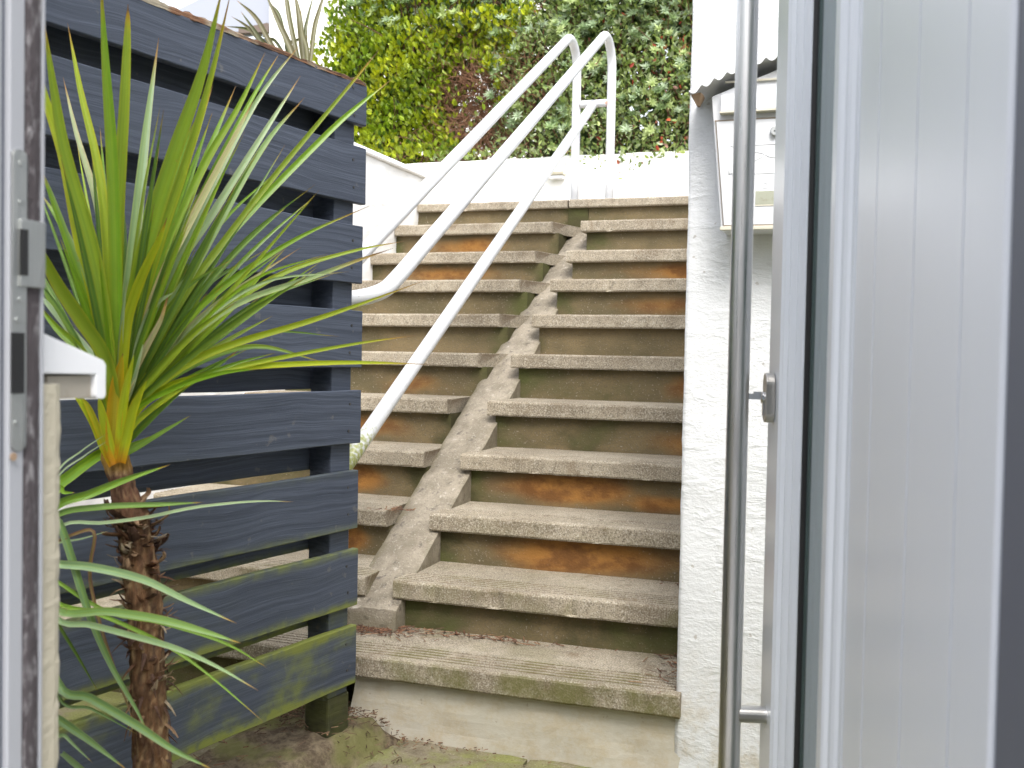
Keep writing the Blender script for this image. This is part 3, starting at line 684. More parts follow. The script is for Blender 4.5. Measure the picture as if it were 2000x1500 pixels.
# ================================================================== LETTERBOX
LB = empty('letterbox', (-.198, 2.55, 1.38), 0, 'white metal letterbox with scalloped gable roof on the rendered wall', 'letterbox')
YF = 2.47; cx = -.190
def X(x): return x
b = B()   # tapered body
bp = [(-.346, 1.690), (-.316, 1.372), (2*cx+.316, 1.372), (2*cx+.346, 1.690), (cx, 1.745)]
b.prism([(x, YF+.004, z) for x, z in bp], (0, .10, 0)); b.build('body', 'box', LB, bevel=.002)
b = B(); dpz = [(-.333, 1.629), (-.3095, 1.384), (2*cx+.3095, 1.384), (2*cx+.333, 1.629)]
b.prism([(x, YF-.0015, z) for x, z in dpz], (0, .005, 0)); door = b.build('door', 'box', LB, bevel=.0012)
b = B(); b.box((-.337, YF-.0005, 1.6295), (2*cx+.337, YF+.003, 1.6325)); b.prism([(-.3355, YF+.000, 1.629), (-.3115, YF+.000, 1.382), (-.3105, YF+.000, 1.382), (-.3340, YF+.000, 1.629)], (0, .0035, 0)); b.build('seam', 'seamm', LB)
b = B(); b.box((-.317, YF-.012, 1.3715), (2*cx+.317, YF+.004, 1.3795)); b.build('bottom_lip', 'box_rim', LB, bevel=.001)
b = B(); b.box((-.3095, YF-.0010, 1.3800), (2*cx+.3095, YF+.003, 1.3835)); b.build('seam', 'seamm', LB)
b = B(); b.prism([(-.322, YF+.0035, 1.690), (-.322, YF-.012, 1.688), (-.322, YF-.016, 1.650), (-.322, YF+.0035, 1.646)], (.264, 0, 0)); fl = b.build('flap', 'box', LB, bevel=.0015)
b = B(); b.box((-.324, YF-.018, 1.6445), (2*cx+.324, YF+.0030, 1.6490)); b.build('flap_lip', 'box_rim', fl, bevel=.001)
b = B(); b.box((-.314, YF-.003, 1.7185), (2*cx+.314, YF+.003, 1.7225)); b.build('trim', 'box_rim', LB)
c = Vector((cx-.006, YF-.002, 1.598))
b = B(); b.tube([c, c+Vector((0, -.008, 0)), c+Vector((0, -.010, 0))], [.0115, .0115, .009], 24); lk = b.build('lock', 'zinc', door)
b = B(); b.box((c.x-.003, c.y-.0106, c.z-.0012), (c.x+.004, c.y-.0095, c.z+.0012)); b.build('keyhole', 'gasket', lk)
b = B()   # embossed envelope
def emb(p, q, r=.0012):
    n = 6; b.tube([(p[0]+(q[0]-p[0])*k/n, YF-.0015, p[1]+(q[1]-p[1])*k/n) for k in range(n+1)], r, 8)
x0e, x1e, zt, zb = -.300, 2*cx+.300, 1.570, 1.503
emb((x0e, zt), (x1e, zt)); emb((x0e, zb), (x1e, zb)); emb((x0e, zt), (x0e, zb)); emb((x1e, zt), (x1e, zb))
pts = [(x0e, zt), (cx-.035, 1.550), (cx-.018, 1.541), (cx, 1.538), (cx+.018, 1.541), (cx+.035, 1.550), (x1e, zt)]
for p, q in zip(pts[:-1], pts[1:]): emb(p, q)
emb((x0e, zb), (cx-.026, 1.546)); emb((x1e, zb), (cx+.026, 1.546))
b.build('embossed_envelope', 'box', door, smooth=True)
b = B(); b.tube([(cx-.026+.006*math.cos(a*math.pi/8), YF-.0015, 1.474+.006*math.sin(a*math.pi/8)) for a in range(17)], .001, 6, cap=False); b.build('roundel', 'box', door)
b = B(); b.box((cx-.048, YF-.0022, 1.430), (cx+.048, YF+.0, 1.462)); b.build('name_window', 'card', door, bevel=.001)
b = B(); b.box((cx-.048, YF-.0030, 1.4270), (cx+.048, YF-.001, 1.4298)); b.build('window_edge', 'box_rim', door)
# scalloped roof: slopes from a ridge to both eaves, wavy front edge
for sgn in (-1, 1):
    V = []; n = 60; ye = YF-.030
    for i in range(n+1):
        u = i/n; x = cx+sgn*.205*u; z = 1.766-.072*u**1.5
        sc = abs(math.sin(u*math.pi*7.0))*.012
        V += [(x, ye, z-sc+.003), (x, ye, z+.004), (x, YF+.12, z+.004), (x, YF+.12, z), (x, ye+.0015, z), (x, ye+.0015, z-sc+.003)]
    F = [(i*6+k, i*6+(k+1) % 6, (i+1)*6+(k+1) % 6, (i+1)*6+k) for i in range(n) for k in range(6)]+[tuple(range(6)), tuple(range(n*6, n*6+6))[::-1]]
    obj('roof', V, F, 'box', LB)
b = B(); b.prism([(-.390, YF-.028, 1.690), (-.366, YF-.027, 1.694), (-.362, YF-.01, 1.690), (-.374, YF-.005, 1.668), (-.380, YF-.01, 1.668)], (0, .02, 0)); b.build('eave', 'rustm', LB, bevel=.002)

# ================================================================== STRAP LEAVES (cordyline, phormium)
GREEN, YELL, PALE, OLIV, DKG, BRN, ORG, CREAM = (.17, .335, .02), (.40, .47, .018), (.36, .49, .30), (.25, .36, .03), (.085, .185, .035), (.16, .085, .045), (.55, .23, .012), (.56, .52, .30)
def mixc(a, b, t): t = max(0, min(1, t)); return tuple(a[i]*(1-t)+b[i]*t for i in range(3))
def strap(b, pts, w, c0, c1, tip=BRN, tipl=.05, seed=0., fold=.55, face=None, basew=.45, basec=None, n=26, twist=0., plain=False):
    """a long leaf: pts in 3D from base to tip, w = full width"""
    P = spline(pts, n); V = []; C = []; AC = []; AL = []
    view = (CAM-P[n//3]).normalized() if face is None else face
    for i, p in enumerate(P):
        t = (P[min(i+1, n-1)]-P[max(i-1, 0)]).normalized(); u = i/(n-1)
        s = t.cross(view).normalized(); nn = s.cross(t).normalized()
        a = twist*math.sin(u*2.2+seed)+.25*math.sin(seed*7); s2 = s*math.cos(a)+nn*math.sin(a); n2 = nn*math.cos(a)-s*math.sin(a)
        prof = (basew+(1-basew)*min(1, u/.30)) if u < .3 else 1.
        prof *= max(.03, (1-((u-.48)/.52)**1.9)) if u > .48 else 1.
        hw = w/2*prof
        for k, (q, h) in enumerate(((-1, 0), (-.5, -.55), (0, -1), (.5, -.55), (1, 0))):
            V.append(p+s2*q*hw+n2*h*hw*fold); AC.append(q*.5+seed); AL.append(u)
            c = mixc(c0, c1, .5+.5*math.sin(seed*5)+.4*q*math.sin(seed*3))
            if abs(q) == 1 and not plain: c = mixc(c, (c[0]*1.5+.05, c[1]*1.1, c[2]), .5)
            if q == 0 and not plain: c = mixc(c, YELL, .25)
            if basec: c = mixc(basec, c, u/.22)
            if u > 1-tipl*2: c = mixc(c, ORG, (u-(1-tipl*2))/tipl*.6)
            if u > 1-tipl: c = mixc(c, tip, (u-(1-tipl))/tipl*1.8)
            C.append(c)
    F = [(i*5+k, i*5+k+1, (i+1)*5+k+1, (i+1)*5+k) for i in range(n-1) for k in range(4)]
    b.add(V, F, col=[tuple(c) for c in C], across=AC, along=AL, seed=seed)
def px_leaf(b, pts, D0_, dz, wpx, c0, c1, wk=.9, **k):
    """leaf traced through photo pixels, base at depth D0_, tip at D0_+dz (a real curve in space)"""
    L = [0.]
    for a, c in zip(pts[:-1], pts[1:]): L.append(L[-1]+math.hypot(a[0]-c[0], a[1]-c[1]))
    Q = [dep(x, y, D0_+dz*(l/L[-1])**1.2) for (x, y), l in zip(pts, L)]
    strap(b, Q, wpx*wk*(D0_+dz*.4)/2000, c0, c1, **k)

PL = empty('cordyline', (-1.06, 1.364, 0), 0, 'cabbage palm with one shaggy brown trunk and a fan of spiky leaves', 'palm')
DP = 1.65
cr = B()
K = [  # (points base->tip, width px, colour a, colour b, dz, extra)
 ([(222, 800), (205, 620), (180, 480), (128, 300), (103, 160), (84, 30)], 30, GREEN, OLIV, -.20, {}),
 ([(220, 800), (190, 600), (157, 465), (126, 308), (88, 190), (72, 110)], 30, GREEN, YELL, -.1, {}),
 ([(226, 800), (214, 560), (196, 350), (157, 175), (132, 45)], 20, GREEN, YELL, .05, {}),
 ([(222, 790), (212, 560), (190, 400), (150, 262), (123, 150)], 17, PALE, CREAM, .12, {}),
 ([(228, 810), (226, 560), (219, 315), (206, 122), (196, -50)], 27, GREEN, OLIV, -.15, {}),
 ([(226, 830), (227, 600), (232, 400), (243, 200), (249, 62), (250, 8)], 25, OLIV, YELL, -.08, {'tipl': .09, 'tip': BRN}),
 ([(224, 790), (214, 500), (205, 370), (195, 245)], 12, GREEN, PALE, .1, {}),
 ([(232, 810), (246, 620), (268, 420), (287, 245), (310, 74)], 26, PALE, GREEN, .08, {}),
 ([(232, 800), (262, 560), (290, 400), (312, 284)], 14, GREEN, OLIV, .12, {}),
 ([(230, 830), (250, 650), (288, 470), (340, 300), (395, 140), (436, -30)], 37, GREEN, OLIV, -.22, {'tipl': .03}),
 ([(236, 830), (262, 650), (312, 470), (362, 320), (412, 150), (452, -20)], 22, YELL, OLIV, -.12, {'tipl': .06}),
 ([(234, 815), (270, 600), (320, 440), (378, 280), (416, 165)], 19, GREEN, OLIV, .1, {}),
 ([(232, 815), (264, 620), (310, 450), (352, 310), (391, 214)], 22, PALE, GREEN, .03, {}),
 ([(236, 820), (280, 600), (350, 437), (409, 290), (461, 167)], 22, PALE, GREEN, .15, {}),
 ([(236, 820), (290, 590), (385, 350), (465, 210), (518, 102)], 19, GREEN, OLIV, .12, {}),
 ([(238, 825), (290, 620), (390, 390), (490, 196), (545, 105)], 16, GREEN, DKG, .22, {}),
 ([(238, 830), (300, 620), (395, 402), (500, 200), (588, 84)], 19, PALE, GREEN, .25, {}),
 ([(236, 820), (300, 580), (378, 420), (455, 273), (495, 196)], 17, CREAM, PALE, .02, {}),
 ([(240, 830), (300, 600), (420, 410), (518, 255), (587, 148)], 18, PALE, PALE, .2, {}),
 ([(242, 830), (310, 640), (378, 525), (507, 297), (595, 190)], 21, PALE, GREEN, .1, {}),
 ([(242, 835), (320, 650), (402, 518), (525, 357), (612, 252), (697, 150), (742, 95)], 13, OLIV, OLIV, .15, {'tipl': .1}),
 ([(244, 835), (310, 660), (437, 472), (630, 270), (705, 202), (765, 155)], 16, PALE, GREEN, .25, {}),
 ([(240, 850), (262, 740), (330, 665), (400, 590), (490, 521), (595, 458), (722, 402)], 17, YELL, GREEN, .1, {}),
 ([(240, 850), (280, 750), (360, 670), (440, 600), (560, 530), (690, 490), (790, 471)], 15, YELL, OLIV, .18, {}),
 ([(240, 855), (290, 740), (370, 660), (470, 590), (600, 545), (700, 508), (768, 485)], 14, OLIV, PALE, .05, {'tipl': .12}),
 ([(240, 865), (262, 800), (297, 762), (367, 710), (455, 672), (595, 630), (700, 595), (832, 547)], 17, YELL, OLIV, -.02, {}),
 ([(242, 880), (257, 836), (287, 805), (350, 759), (402, 731), (525, 703), (690, 672), (812, 655)], 14, OLIV, YELL, -.08, {}),
 ([(242, 870), (270, 800), (330, 755), (385, 738), (472, 718), (595, 710), (720, 708), (842, 712)], 16, YELL, GREEN, -.12, {}),
 ([(252, 860), (282, 828), (350, 762), (420, 717), (466, 684)], 17, DKG, GREEN, -.05, {}),
 ([(240, 800), (290, 680), (340, 600), (385, 545), (446, 519)], 12, OLIV, GREEN, .1, {}),
 ([(240, 830), (280, 750), (325, 700), (372, 640), (455, 570), (588, 483)], 18, PALE, CREAM, .12, {}),
 ([(236, 810), (258, 740), (276, 657), (301, 598), (344, 568)], 19, PALE, PALE, -.06, {'tipl': .02}),
 ([(238, 800), (262, 727), (290, 670), (315, 622), (331, 566)], 15, CREAM, CREAM, -.02, {'tipl': .12}),
 ([(226, 800), (206, 696), (185, 620), (155, 535), (105, 395), (78, 325)], 24, PALE, GREEN, -.1, {}),
 ([(228, 810), (205, 700), (160, 628), (115, 560), (84, 500), (50, 430)], 30, YELL, OLIV, -.25, {}),
 ([(222, 800), (200, 735), (168, 682), (105, 608), (60, 555)], 22, PALE, PALE, .05, {}),
 ([(222, 810), (195, 745), (150, 678), (110, 640), (62, 580)], 26, OLIV, GREEN, .0, {}),
 ([(224, 800), (205, 640), (170, 540), (120, 440), (75, 370)], 20, GREEN, PALE, .08, {}),
 ([(238, 885), (262, 855), (315, 843), (373, 811)][0:1]+[(252, 882), (315, 845), (373, 811)], 13, GREEN, PALE, .1, {'tipl': .03}),
 ([(232, 850), (245, 657), (262, 580), (286, 520), (310, 470), (326, 425)], 22, YELL, YELL, -.15, {'tipl': .06, 'tip': BRN}),
]
for k, (pts, wp, a, c, dz, ex) in enumerate(K):
    pts = [(pts[0][0]*.6+226*.4, 880)]+pts
    px_leaf(cr, pts, DP-.01*(k % 3), dz, wp, a, c, seed=k*1.37+.3, basec=ORG if k % 3 else YELL, twist=.18, **ex)
random.seed(4)
for k in range(95):   # the many younger, thinner leaves that fill the fan
    ang = random.choice([random.uniform(-.5, .75), random.uniform(-.2, .45), random.uniform(.3, 1.15)]); ln = random.uniform(250, 620)*(1 if ang < .75 else .8)
    bx = 228+ang*28; cv = random.uniform(.0, .12); bend = random.choice([0, 0, 0, random.uniform(-.12, .2)])
    q = lambda t, a: (bx+math.sin(a)*ln*t, 800-math.cos(a)*ln*t)
    p = [(228, 880), (bx, 805), q(.35, ang), q(.7, ang*(1+cv)+bend*.3), q(1., ang*(1+cv*2)+bend)]
    px_leaf(cr, p, DP+.02, random.uniform(-.25, .30), random.uniform(8, 16), random.choice([GREEN, GREEN, DKG, DKG, PALE, OLIV]), random.choice([GREEN, OLIV, DKG]), seed=k*2.1+60, basec=YELL, tipl=.03)
for k, (pts, wp, a) in enumerate([([(232, 905), (222, 860), (228, 760), (240, 690)], 34, ORG), ([(220, 910), (200, 868), (180, 820), (150, 773), (120, 750)], 18, YELL), ([(224, 905), (212, 860), (200, 810), (192, 770)], 20, YELL), ([(236, 905), (248, 850), (262, 795), (288, 740)], 22, YELL), ([(216, 900), (196, 850), (175, 800), (160, 775)], 14, ORG), ([(232, 890), (236, 830), (246, 760), (262, 690)], 20, YELL)]):
    px_leaf(cr, pts, DP-.03, -.04, wp, mixc(a, YELL, .4), YELL, seed=k+90.3, basec=ORG, basew=.9, tipl=.02)
cr.build('crown', 'leaf', PL, smooth=True)
# trunk
tk = [(313, 1640), (303, 1560), (298, 1500), (291, 1400), (286, 1250), (277, 1130), (258, 1010), (240, 950), (228, 900), (226, 872)]
tr = [36, 35, 34, 33, 32, 33, 30, 23, 26, 22]
TP = [dep(x, y, DP) for x, y in tk]; base = Vector((TP[0].x+.0, TP[0].y, -.03)); TP = [base]+TP; tr = [39]+tr
path = spline(TP, 190); V = []; C = []; n = 40
for i, p in enumerate(path):
    u = i/189*(len(TP)-1); k = min(int(u), len(TP)-2); rr = (tr[k]+(tr[k+1]-tr[k])*(u-k))*DP/2000
    top = p.z > .80
    for q in range(n):
        a = 2*math.pi*q/n; spiral = math.sin(3*a+p.z*95)*.5+math.sin(5*a-p.z*160+1.)*.35
        r = rr*(1+.06*spiral+.16*fbm(math.cos(a)*3, math.sin(a)*3, p.z*26)+.07*fbm(math.cos(a)*14, math.sin(a)*14, p.z*40))
        V.append(p+Vector((math.cos(a)*r, math.sin(a)*r, .004*fbm(a, p.z*60))))
        c = mixc((.20, .105, .05), (.085, .05, .032), .5+.9*fbm(math.cos(a)*5, math.sin(a)*5, p.z*30)); c = mixc(c, (.42, .29, .15), .75*max(0, fbm(math.cos(a)*9+5, math.sin(a)*9, p.z*50))*1.6)
        if p.z > .865: c = mixc(c, (.40, .23, .05), (p.z-.865)/.02)
        elif p.z > .80: c = mixc(c, (.10, .045, .03), .6)
        C.append(c)
F = [(i*n+q, i*n+(q+1) % n, (i+1)*n+(q+1) % n, (i+1)*n+q) for i in range(189) for q in range(n)]+[tuple(range(189*n, 190*n))]
obj('trunk', V, F, 'trunk', PL, smooth=True, attrs={'col': C})
# old leaf bases and fibres standing off the trunk
fb = B(); random.seed(11)
for k in range(330):
    z = random.uniform(.50, .80) if k < 210 else random.uniform(.12, .66)
    if k < 50: z = random.uniform(.735, .80)
    i = min(range(0, 190), key=lambda j: abs(path[j].z-z)); p = path[i]; a = random.uniform(0, 2*math.pi)
    out = Vector((math.cos(a), math.sin(a), 0)); rr = .023
    if k < 210:
        ln = random.uniform(.012, .036); w = random.uniform(.007, .017); dropz = random.choice([random.uniform(.3, 1.2), random.uniform(-.2, .7)])
    else: ln = random.uniform(.012, .045); w = random.uniform(.004, .010); dropz = random.uniform(-2.5, -.6)
    d0 = (out+Vector((0, 0, dropz))).normalized(); s0 = p+out*rr*.9; tang = Vector((-math.sin(a), math.cos(a), 0))
    pts = [s0, s0+d0*ln*.5+out*.003, s0+d0*ln+Vector((0, 0, random.uniform(-.008, .006)))+tang*random.uniform(-.008, .008)]
    c = random.choice([(.16, .08, .045), (.09, .05, .035), (.30, .19, .11), (.38, .30, .20), (.12, .07, .05)])
    P = spline(pts, 6); vv = []
    for j, q in enumerate(P):
        ww = w*(1-.75*(j/5)**2)/2; vv += [q-tang*ww, q+out*ww*.5, q+tang*ww, q-out*ww*.4]
    ff = [(j*4+m_, j*4+(m_+1) % 4, (j+1)*4+(m_+1) % 4, (j+1)*4+m_) for j in range(5) for m_ in range(4)]+[(20, 21, 22, 23)]
    fb.add(vv, ff, col=c)
random.seed(2)
for k in range(26):
    z = random.uniform(.70, .815); i = min(range(0, 190), key=lambda j: abs(path[j].z-z)); p = path[i]; a = random.uniform(0, 2*math.pi)
    out = Vector((math.cos(a), math.sin(a), 0)); tang = Vector((-math.sin(a), math.cos(a), 0)); ln = random.uniform(.022, .046); w = random.uniform(.014, .026)
    s0 = p+out*.016; up_ = random.uniform(.1, 1.1)
    pts = [s0, s0+out*ln*.45+Vector((0, 0, ln*.25*up_)), s0+out*ln*.8+Vector((0, 0, ln*.6*up_)), s0+out*ln*.85+tang*random.uniform(-.012, .012)+Vector((0, 0, ln*1.0*up_))]
    P = spline(pts, 8); vv = []; c = random.choice([(.17, .085, .045), (.24, .13, .07), (.34, .22, .13), (.11, .06, .04)]); cc = []
    for j, q in enumerate(P):
        ww = w*(1-.6*(j/7)**1.5)/2; cu = Vector((0, 0, 1))*ww*.5
        vv += [q-tang*ww+cu, q-out*ww*.2, q+tang*ww+cu, q+out*.002]; cc += [c, tuple(v*.8 for v in c), c, tuple(v*.5 for v in c)]
    ff = [(j*4+m_, j*4+(m_+1) % 4, (j+1)*4+(m_+1) % 4, (j+1)*4+m_) for j in range(7) for m_ in range(4)]+[(28, 29, 30, 31)]
    fb.add(vv, ff, col=cc)
fb.build('leaf_bases', 'trunk', PL)

# second, lower plant at the left, its head hidden behind the cream wall
P2 = empty('cordyline', tuple(dep(40, 1060, 1.5).xy)+(0,), 0, 'low spiky plant at the far left whose drooping leaves cross the palm trunk', 'plant')
L2 = B(); h = (45, 1090)
BG = (.16, .29, .12); BL = (.29, .44, .25)
K2 = [
 ([h, (122, 1025), (200, 1021), (287, 1010), (385, 990), (500, 979), (575, 980)], 9, PALE, PALE, .2),
 ([h, (105, 1009), (196, 990), (315, 985), (397, 981)], 15, GREEN, BG, .1),
 ([h, (105, 993), (175, 965), (245, 937), (333, 907)], 20, GREEN, BG, .05),
 ([h, (105, 962), (140, 927), (201, 884), (252, 872), (300, 850)], 27, BG, GREEN, .22),
 ([h, (107, 930), (160, 880), (210, 846)], 4, PALE, PALE, .1), ([h, (107, 940), (165, 890), (215, 858)], 4, PALE, PALE, .1),
 ([h, (85, 1020), (110, 1015), (125, 1045), (142, 1097), (175, 1202), (217, 1300), (266, 1385), (292, 1440)], 19, BL, BG, .0),
 ([h, (108, 1101), (182, 1108), (280, 1132), (367, 1174), (463, 1218)], 20, BL, BG, -.05),
 ([h, (108, 1190), (210, 1194), (315, 1210), (402, 1234), (472, 1257)], 20, BL, GREEN, -.12),
 ([h, (108, 1174), (192, 1199), (315, 1255), (399, 1311), (515, 1410)], 10, BG, GREEN, -.05),
 ([h, (108, 1206), (175, 1220), (252, 1240), (343, 1266), (420, 1300), (505, 1349)], 15, BL, PALE, -.15),
 ([h, (200, 1190), (315, 1216), (437, 1255), (522, 1304)], 10, DKG, GREEN, .02),
 ([h, (110, 1328), (175, 1363), (266, 1416), (340, 1465), (420, 1505)], 20, BL, BG, -.2),
 ([h, (110, 1353), (180, 1385), (270, 1435)], 8, BG, DKG, .1),
 ([h, (100, 1390), (115, 1405), (175, 1447), (250, 1505)], 20, BL, BG, -.1),
 ([h, (100, 1400), (130, 1440), (182, 1491)], 9, BG, BL, -.1),
 ([h, (112, 1216), (150, 1279), (192, 1352)], 8, DKG, GREEN, .1),
 ([h, (110, 960), (125, 962), (146, 962)], 10, GREEN, GREEN, .0),
 ([h, (108, 1062), (160, 1052), (215, 1036)], 5, PALE, PALE, .1),
 ([h, (140, 1045), (184, 1041), (175, 1122), (196, 1220), (238, 1346), (268, 1430)], 9, BRN, (.20, .12, .08), .02),
 ([(120, 1470), (150, 1495), (190, 1530)], 14, BG, BL, -.1), ([h, (30, 1200), (60, 1330), (100, 1470)], 18, BG, GREEN, -.1),
]
for k, (pts, wp, a, c, dz) in enumerate(K2):
    px_leaf(L2, pts, 1.50, dz, wp, a, c, seed=k*1.7+.2, wk=.82, basew=.8, tipl=.04, twist=.15)
L2.build('leaves', 'leaf', P2, smooth=True)
b = B(); c0 = dep(42, 1095, 1.5); b.tube([(c0.x, c0.y, -.02), (c0.x+.01, c0.y, .3), (c0.x, c0.y, c0.z+.02)], [.03, .027, .022], 18, col=(.12, .07, .045)); b.build('trunk', 'trunk', P2)

# phormium beyond the fence
PH = empty('phormium', (-3.80, 6.6, 2.0), 0, 'New Zealand flax with bronze sword leaves left of the hedge', 'flax plant')
pb = B(); random.seed(3)
base = (600, 190)
OLV, BRZ = (.07, .08, .028), (.09, .065, .03)
for k, (pts, wp) in enumerate([
 ([base, (535, 95), (500, 35), (462, 0)], 11), ([base, (520, 92), (495, 57), (470, 22)], 9), ([base, (500, 72), (480, 50), (452, 32)], 7), ([base, (530, 100), (490, 60), (438, 51)], 8),
 ([base, (570, 100), (545, 45), (515, -20)], 13), ([base, (560, 85), (545, 30), (530, 8)], 9), ([base, (590, 90), (584, 30), (574, -20)], 14), ([base, (597, 70), (600, 40), (615, -20)], 8),
 ([base, (612, 70), (622, 25), (640, -30)], 10), ([base, (560, 96), (577, 80), (602, 70)], 8), ([base, (570, 60), (560, 0), (555, -50)], 11), ([base, (545, 90), (525, 75), (505, 68)], 7), ([base, (600, 100), (590, 60), (588, 20)], 9)]):
    px_leaf(pb, pts, 6.5+.06*(k % 4), .2, wp, OLV if k % 2 else BRZ, mixc(OLV, (.17, .15, .07), .5), seed=k*1.9, tipl=.03, plain=True)
pb.build('leaves', 'leaf', PH, smooth=True)

# ================================================================== HEDGE
def leaves(name, n, gen, root, m='hleaf', sz=(.035, .06), wid=.5):
    """n small folded leaves; gen() returns (position, normal-ish direction, colour, size factor)"""
    V = []; F = []; C = []; rnd = random.random
    for _ in range(n):
        g = gen()
        if not g: continue
        p, d, c, k = g
        L = random.uniform(*sz)*k; t = (d+Vector((rnd()-.5, rnd()-.5, rnd()-.5))*1.1).normalized()
        s = t.cross(Vector((rnd()-.5, rnd()-.5, rnd()-.5))).normalized(); nn = t.cross(s); w_ = L*wid*.5
        o = len(V); f = nn*w_*.35
        V += [p, p+t*L*.33+s*w_+f, p+t*L*.72+s*w_*.8+f, p+t*L, p+t*L*.72-s*w_*.8+f, p+t*L*.33-s*w_+f]
        F += [(o, o+1, o+2, o+3), (o, o+3, o+4, o+5)]; j = random.uniform(.7, 1.3); cc = tuple(v*j for v in c); C += [cc]*6
    return obj(name, V, F, m, root, attrs={'col': C})
def surf(x, z):   # front surface of the hedge
    return 6.98+.16*fbm(x*1.6, z*1.6, 3., 3)+.10*fbm(x*5, z*5, 6., 2)+.10*max(0, z-3.0)
def bottom(x): return 2.44+.03*fbm(x*3, 9.)-.16*math.exp(-((x+1.62)/.17)**2)-.05*math.exp(-((x+1.3)/.22)**2)
def xb(z): return -2.72+.30*(z-2.5)+.20*fbm(z*2.2, 3.)        # boundary bright / dark
random.seed(21)
H1 = empty('hedge_shrub', (-3.4, 7.4, 0), 0, 'bright yellow-green shrub with glossy rounded leaves, left part of the hedge', 'shrub', 'shrubs of the hedge')
H2 = empty('hedge_shrub', (-1.7, 7.4, 0), 0, 'dark green shrub with scattered red leaves, right part of the hedge', 'shrub', 'shrubs of the hedge')
H3 = empty('hedge_shrub', (-2.4, 7.5, 0), 0, 'grey-green shrub with pale leaf rosettes, top middle of the hedge', 'shrub', 'shrubs of the hedge')
H4 = empty('hedge_shrub', (-2.7, 7.3, 0), 0, 'dead brown patch of bare twigs in the middle of the hedge', 'shrub', 'shrubs of the hedge')
def dead(x, z): return math.exp(-((x+2.70+.18*(z-2.8))/.27)**2-((z-2.86)/.38)**2)
def lft(z): return -4.02+.07*fbm(z*3, 1.)+max(0, z-3.3)*.35
def g1():
    z = random.uniform(1.9, 3.95); x = random.uniform(lft(z), xb(z)+.12)
    if x > -2.95 and z < bottom(x): return
    if dead(x, z) > .45 and random.random() < .93: return
    if fbm(x*4.2, z*4.2, 8.) > .6: return
    y = surf(x, z)+random.expovariate(1/.10)-.05
    if x < -2.7 and z < 2.5: y = max(y, 7.18)
    if z > 3.55 and x > -3.3 and random.random() < .8: return
    br = fbm(x*3, z*3, 12.)
    c = mixc((.18, .28, .016), (.42, .46, .018), .5+br*1.1) if random.random() < .72 else random.choice([(.09, .17, .02), (.34, .42, .05), (.30, .40, .10)])
    return Vector((x, y, z)), Vector((random.uniform(-.5, .5), -.55, .65)), c, 1.
leaves('foliage', 15000, g1, H1, sz=(.032, .058), wid=.62)
def g2():
    z = random.uniform(2.15, 4.0); x = random.uniform(xb(z)-.1, -.42)
    if z < bottom(x): return
    if dead(x, z) > .45 and random.random() < .9: return
    if fbm(x*4.5, z*4.5, 18.) > .6: return
    y = surf(x, z)+random.expovariate(1/.10)-.04-(.18*math.exp(-((z-bottom(x))/.12)) if z < 2.50 else 0)
    r = random.random(); redz = max(0, min(1, (x+2.0)/.7))
    if r < .07*redz+.008: c = random.choice([(.50, .10, .05), (.42, .17, .13), (.36, .06, .04), (.38, .22, .18)])
    elif r < .22: c = (.30, .37, .20)
    elif r < .34: c = (.40, .45, .29)
    else: c = mixc((.13, .20, .055), (.34, .42, .14), random.random())
    if x < -1.9: c = mixc(c, (.22, .29, .10), .45*random.random())
    return Vector((x, y, z)), Vector((random.uniform(-.6, .6), -.6, .3)), c, 1.
leaves('foliage', 14500, g2, H2, sz=(.028, .052), wid=.5)
# rosettes
def ros(root, n, zone, cols, sz):
    V = []; F = []; C = []
    for _ in range(n):
        q = zone()
        if not q: continue
        p, ax = q; ax = ax.normalized(); s = ax.orthogonal().normalized(); t = ax.cross(s); col = random.choice(cols); k = random.randint(7, 11)
        for ring in (0, 1):
            for i in range(k):
                a = 2*math.pi*(i+.5*ring)/k+random.uniform(-.2, .2); o_ = s*math.cos(a)+t*math.sin(a); L = random.uniform(*sz)*(1-.25*ring)
                d = (o_+ax*(.35+.7*ring)).normalized(); sd_ = d.cross(ax).normalized(); w_ = L*.14; o = len(V)
                V += [p, p+d*L*.4+sd_*w_, p+d*L, p+d*L*.4-sd_*w_]; F.append((o, o+1, o+2, o+3))
                j = random.uniform(.75, 1.25); C += [tuple(v*j for v in col)]*4
    obj('foliage', V, F, 'hleaf', root, attrs={'col': C})
def z3():
    if random.random() < .62:
        z = random.uniform(3.22, 4.05)-.0; x = random.uniform(-3.75, -.42)
        if z < 3.42+.18*fbm(x*2.2, 2.)-.10*(x > -2.6)*1: return
    else:
        x = random.uniform(-2.55, -1.15); z = random.uniform(2.55, 3.4)
        if fbm(x*3.4, z*3.4, 31.) < .03: return
    return Vector((x, surf(x, z)-.06+random.uniform(-.05, .12), z)), Vector((random.uniform(-.5, .5), -1, random.uniform(.1, 1.)))
ros(H3, 900, z3, [(.27, .36, .21), (.34, .42, .28), (.22, .31, .13), (.36, .44, .18), (.14, .21, .09)], (.032, .06))
def g3():
    x = random.uniform(-3.75, -.42); z = random.uniform(3.25, 4.1)
    if z < 3.40+.18*fbm(x*2.2, 2.): return
    return Vector((x, surf(x, z)+random.uniform(0, .3), z)), Vector((random.uniform(-.6, .6), -.6, .5)), mixc((.10, .17, .07), (.22, .30, .16), random.random()), 1.
leaves('foliage', 5200, g3, H3, sz=(.03, .055), wid=.35)
